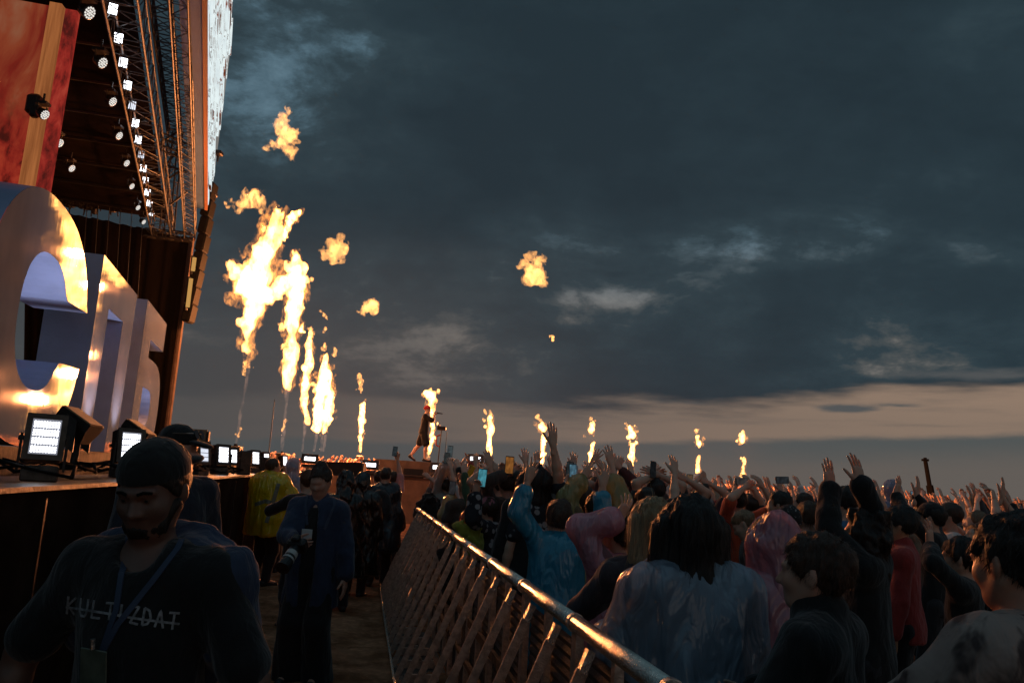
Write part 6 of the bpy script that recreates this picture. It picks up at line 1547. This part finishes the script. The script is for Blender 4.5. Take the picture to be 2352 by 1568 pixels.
M['fanskin'] = fixed('fan_skin', (.55, .35, .27), 'skin'); M['fanhair'] = fixed('fan_hair', (.022, .014, .010), 'hair')
taken = [tuple(r[2][:2]) for r in FANS]
BLK_RUN = lambda x, y: -6.6 < x < 11.0 and 24.9 < y < 29.4 or -9 < x < 19 and 49 < y < 53


def rail_x(y):
    if y < 11: return .45 - .1766 * (y - 2.1)
    return 3.8 - math.sqrt(max(25 - (y - 11.83) ** 2, 0)) if y < 16.6 else 3.9


def spots(y0, y1, n, dmin, rg, xfar=.70, tries=60000):
    out = []; cell = {}
    def ok(x, y):
        for ax, ay in taken:
            if (ax - x) ** 2 + (ay - y) ** 2 < (dmin * .95) ** 2: return False
        gx_, gy_ = int(x / dmin), int(y / dmin)
        for i in (-1, 0, 1):
            for j in (-1, 0, 1):
                for (ax, ay) in cell.get((gx_ + i, gy_ + j), ()):
                    if (ax - x) ** 2 + (ay - y) ** 2 < dmin * dmin: return False
        return True
    while len(out) < n and tries > 0:
        tries -= 1; y = math.sqrt(rg.uniform(y0 * y0, y1 * y1)); x = rg.uniform(rail_x(y) + .42 if y < 24.9 else -.30 * y, xfar * y + .5)
        if BLK_RUN(x, y) or not ok(x, y): continue
        out.append((x, y)); cell.setdefault((int(x / dmin), int(y / dmin)), []).append((x, y))
    return out


def face_to(x, y, rg):
    tx, ty = (-2.7, 26) if y < 24 else (-6, 30)
    return math.atan2(-(tx - x), ty - y) * .75 + .15 + rg.uniform(-.3, .3)


def zone(x, y):
    u = x / y
    side_ = 'near the rail' if u < -.02 else 'under middle flames' if u < .16 else 'under right-end flames' if u < .33 else 'toward the right edge'
    return side_


SCREENS = []
for c_, s_ in (((.06, .08, .09), .6), ((.10, .22, .30), .8), ((.20, .12, .07), .6)):
    mt, t = new_mat('phone_screen'); g = t.node('ShaderNodeTexCoord').outputs['Object']; n = t.noise(t.mapping(g, (1, 1, .5)), 40, 3)
    e = t.node('ShaderNodeEmission', {0: t.mixc(t.smooth(n, .35, .7), tuple(.4 * v for v in c_), c_), 1: s_}); t.node('ShaderNodeOutputMaterial', {0: e.outputs[0]}); SCREENS.append(mt)
rg1 = random.Random(5); PROT = [make_proto(i, .016, .0075, False) for i in range(16)]
MESHES = [[(nm, raw_mesh(nm, [(v, q, 0) for v, q in vq], mt)) for nm, vq, mt in p[3]] for p in PROT]
mid = spots(6.4, 15.5, 112, .60, rg1)
taken_c = list(mid)                                                  # tighter pack with raised arms along the rail
def free(x, y, dm): return all((ax - x) ** 2 + (ay - y) ** 2 > dm * dm for ax, ay in taken + taken_c)
tight = []
for _ in range(9000):
    if len(tight) >= 34: break
    y = rg1.uniform(7.5, 17.5); x = rg1.uniform(rail_x(y) + .35, .20 * y)
    if free(x, y, .46): tight.append((x, y)); taken_c.append((x, y))
mid = mid + tight; tight = set(tight)
for n_i, (x, y) in enumerate(sorted(mid, key=lambda q: q[1])):
    i = rg1.randrange(16) if (x, y) not in tight else rg1.choice((0, 1, 2, 3, 4, 8, 9, 10, 11, 12, 7))
    if i in (6, 5, 14) and rg1.random() < .55: i = rg1.choice((0, 1, 8, 9, 3))
    pose, hooded, hs_, _ = PROT[i]; cn, cc = rg1.choice(COLS[:8] if not hooded else COLS[8:]); hn, hc_ = rg1.choice(HN[:3] if rg1.random() < .85 else HN)
    lab = f'{"hooded fan" if hooded else hn + " fan"} in {cn} {"poncho" if hooded else "top"}, {pose}, {"front" if y < 9.5 else "middle" if y < 12.5 else "farther"} rows, {zone(x, y)}'
    root = None; k = rg1.uniform(.80, .935) if (x, y) not in tight else rg1.uniform(.85, .98)
    for nm, me in MESHES[i]:
        o = link_mesh(nm if nm != 'person' else 'person', me, root)
        if root is None:
            root = o; o.location = (x, y, 0); o.rotation_euler = (0, 0, face_to(x, y, rg1)); o.scale = (k, k, k); sk = rg1.choice(SKIN); o.color = (*sk, 1); setp(o, lab, 'person', 'fans in the front and middle rows')
        elif nm == 'hair': o.color = (*hc_, 1)
        elif nm == 'rain_poncho': o.color = (*cc, .88)
        elif nm == 'shirt': o.color = (*cc, 1)
    if pose == 'holding something':
        a_ = root.rotation_euler.z; f_ = np.array([math.sin(a_), -math.cos(a_), .12]); c_ = np.array([x, y, 0]) + rotz_(a_) @ (np.array([.035, .36, 1.84]) * k)
        phone('dark phone held up in both hands by a fan in the front and middle rows', c_, f_, (0, 0, 1) if rg1.random() < .6 else (math.cos(a_), math.sin(a_), 0), group='phones held up in the rows', smat=rg1.choice(SCREENS))
# far rows: one mesh each (skin, clothes, hair), clothes coloured per figure
rg2 = random.Random(8); PF = [make_proto(i, .026, .014, True) for i in range(16)]; MF = []
for p in PF:
    mats_ = [M['fanskin'], M['cloth'], M['fanhair'], M['trouser'], M['plastic']]; ix = dict(person=0, shirt=1, hair=2, trousers=3, rain_poncho=1)
    MF.append(raw_mesh('person', [(v, q, ix[nm]) for nm, vq, _ in p[3] for v, q in vq], mats_[:4]))
taken += mid
far = spots(16, 31, 118, .80, rg2, .68)
for x, y in far:
    i = rg2.randrange(16); pose, hooded, hs_, _ = PF[i]; cn, cc = rg2.choice(COLS[:8] if not hooded else COLS[8:]); k = rg2.uniform(.84, .98)
    o = link_mesh('person', MF[i], None, (x, y, 0)); o.rotation_euler = (0, 0, face_to(x, y, rg2)); o.scale = (k, k, k); o.color = (*cc, 1)
    setp(o, f'tiny far {"hooded " if hooded else ""}fan in {cn}, {pose}, {"before" if y < 24 else "past"} runway, {zone(x, y)}', 'person', 'distant fans in the back rows')
# beyond them the crowd is one packed mass
rg3 = random.Random(12); LOW = []
for i in range(8):
    P = Person(H=1.70, arms=POSES[[0, 1, 2, 3, 4, 0, 1, 6][i]][1], h=.045, hh=.022, face=False, seed=i)
    f = Field((-.6, -.5, .75), (.6, .6, 2.4), .045); P.torso_into(f, .02); P.arm_into(f, 'L', .015, .35); P.arm_into(f, 'R', .015, .35); sv = f.mesh()
    f = Field((-.6, -.5, 1.2), (.6, .6, 2.4), .04); f.cap(P.neck0, P.neck1, .06, .055, k=.03); f.ell(P.hc, (.078, .095, .115), k=0)
    for kk in 'LR':
        P.arm_into(f, kk)
    bs = f.mesh(); f = Field(P.hc - .25, P.hc + .25, .04); f.ell(P.hp(0, -.02, .035), (.088, .105, .10), k=0); f.cut(P.hp(0, .06, .03), (0, 1, -.6)); hv = f.mesh()
    hd_ = [hand_field(P.wr[kk], P.hand[kk]['dir'], P.hand[kk]['n'], sg, 1.05, .020, .3, .35).mesh() for kk, sg in (('L', -1), ('R', 1)) if P.wr[kk][2] > 1.3]
    LOW.append([(v, q, ix_) for (v, _, q), ix_ in [(bs, 0), (sv, 1), (hv, 2)] + [(h_, 0) for h_ in hd_]])
taken += far; taken = taken[-200:]
parts = []; cl_m = [fixed('mass_cloth_' + n.replace(' ', '_'), c, 'cloth') for n, c in COLS[:8]]
massm = [M['fanskin'], *cl_m, M['fanhair']]
for (y0, y1, n) in ((30, 45, 420), (45, 75, 620), (75, 120, 500)):
    for x, y in spots(y0, y1, n, .70 if y0 < 45 else .9, rg3, .70):
        L_ = LOW[rg3.randrange(8)]; a = face_to(x, y, rg3); k = rg3.uniform(.87, 1.02); Rm = rotz_(a) * k; ci = 1 + rg3.randrange(8)
        for v, q, ix_ in L_: parts.append((v @ Rm.T + np.array([x, y, 0]), q, 0 if ix_ == 0 else ci if ix_ == 1 else 9))
o = link_mesh('crowd', raw_mesh('crowd', parts, massm)); setp(o, 'packed far-off crowd with raised hands along the horizon', 'crowd', kind='stuff')
# ------------------------------------------------------------------ thin smoke in the air that glows round the flames
mt, t = new_mat('haze'); v = t.node('ShaderNodeVolumePrincipled', {'Color': (.9, .88, .86, 1), 'Density': .0001, 'Anisotropy': .4})
o = t.node('ShaderNodeOutputMaterial'); t.l.new(v.outputs[0], o.inputs['Volume'])
b = MB(); b.box((0, 55, 12), (170, 130, 26)); setp(b.build('haze', mt), kind='stuff')
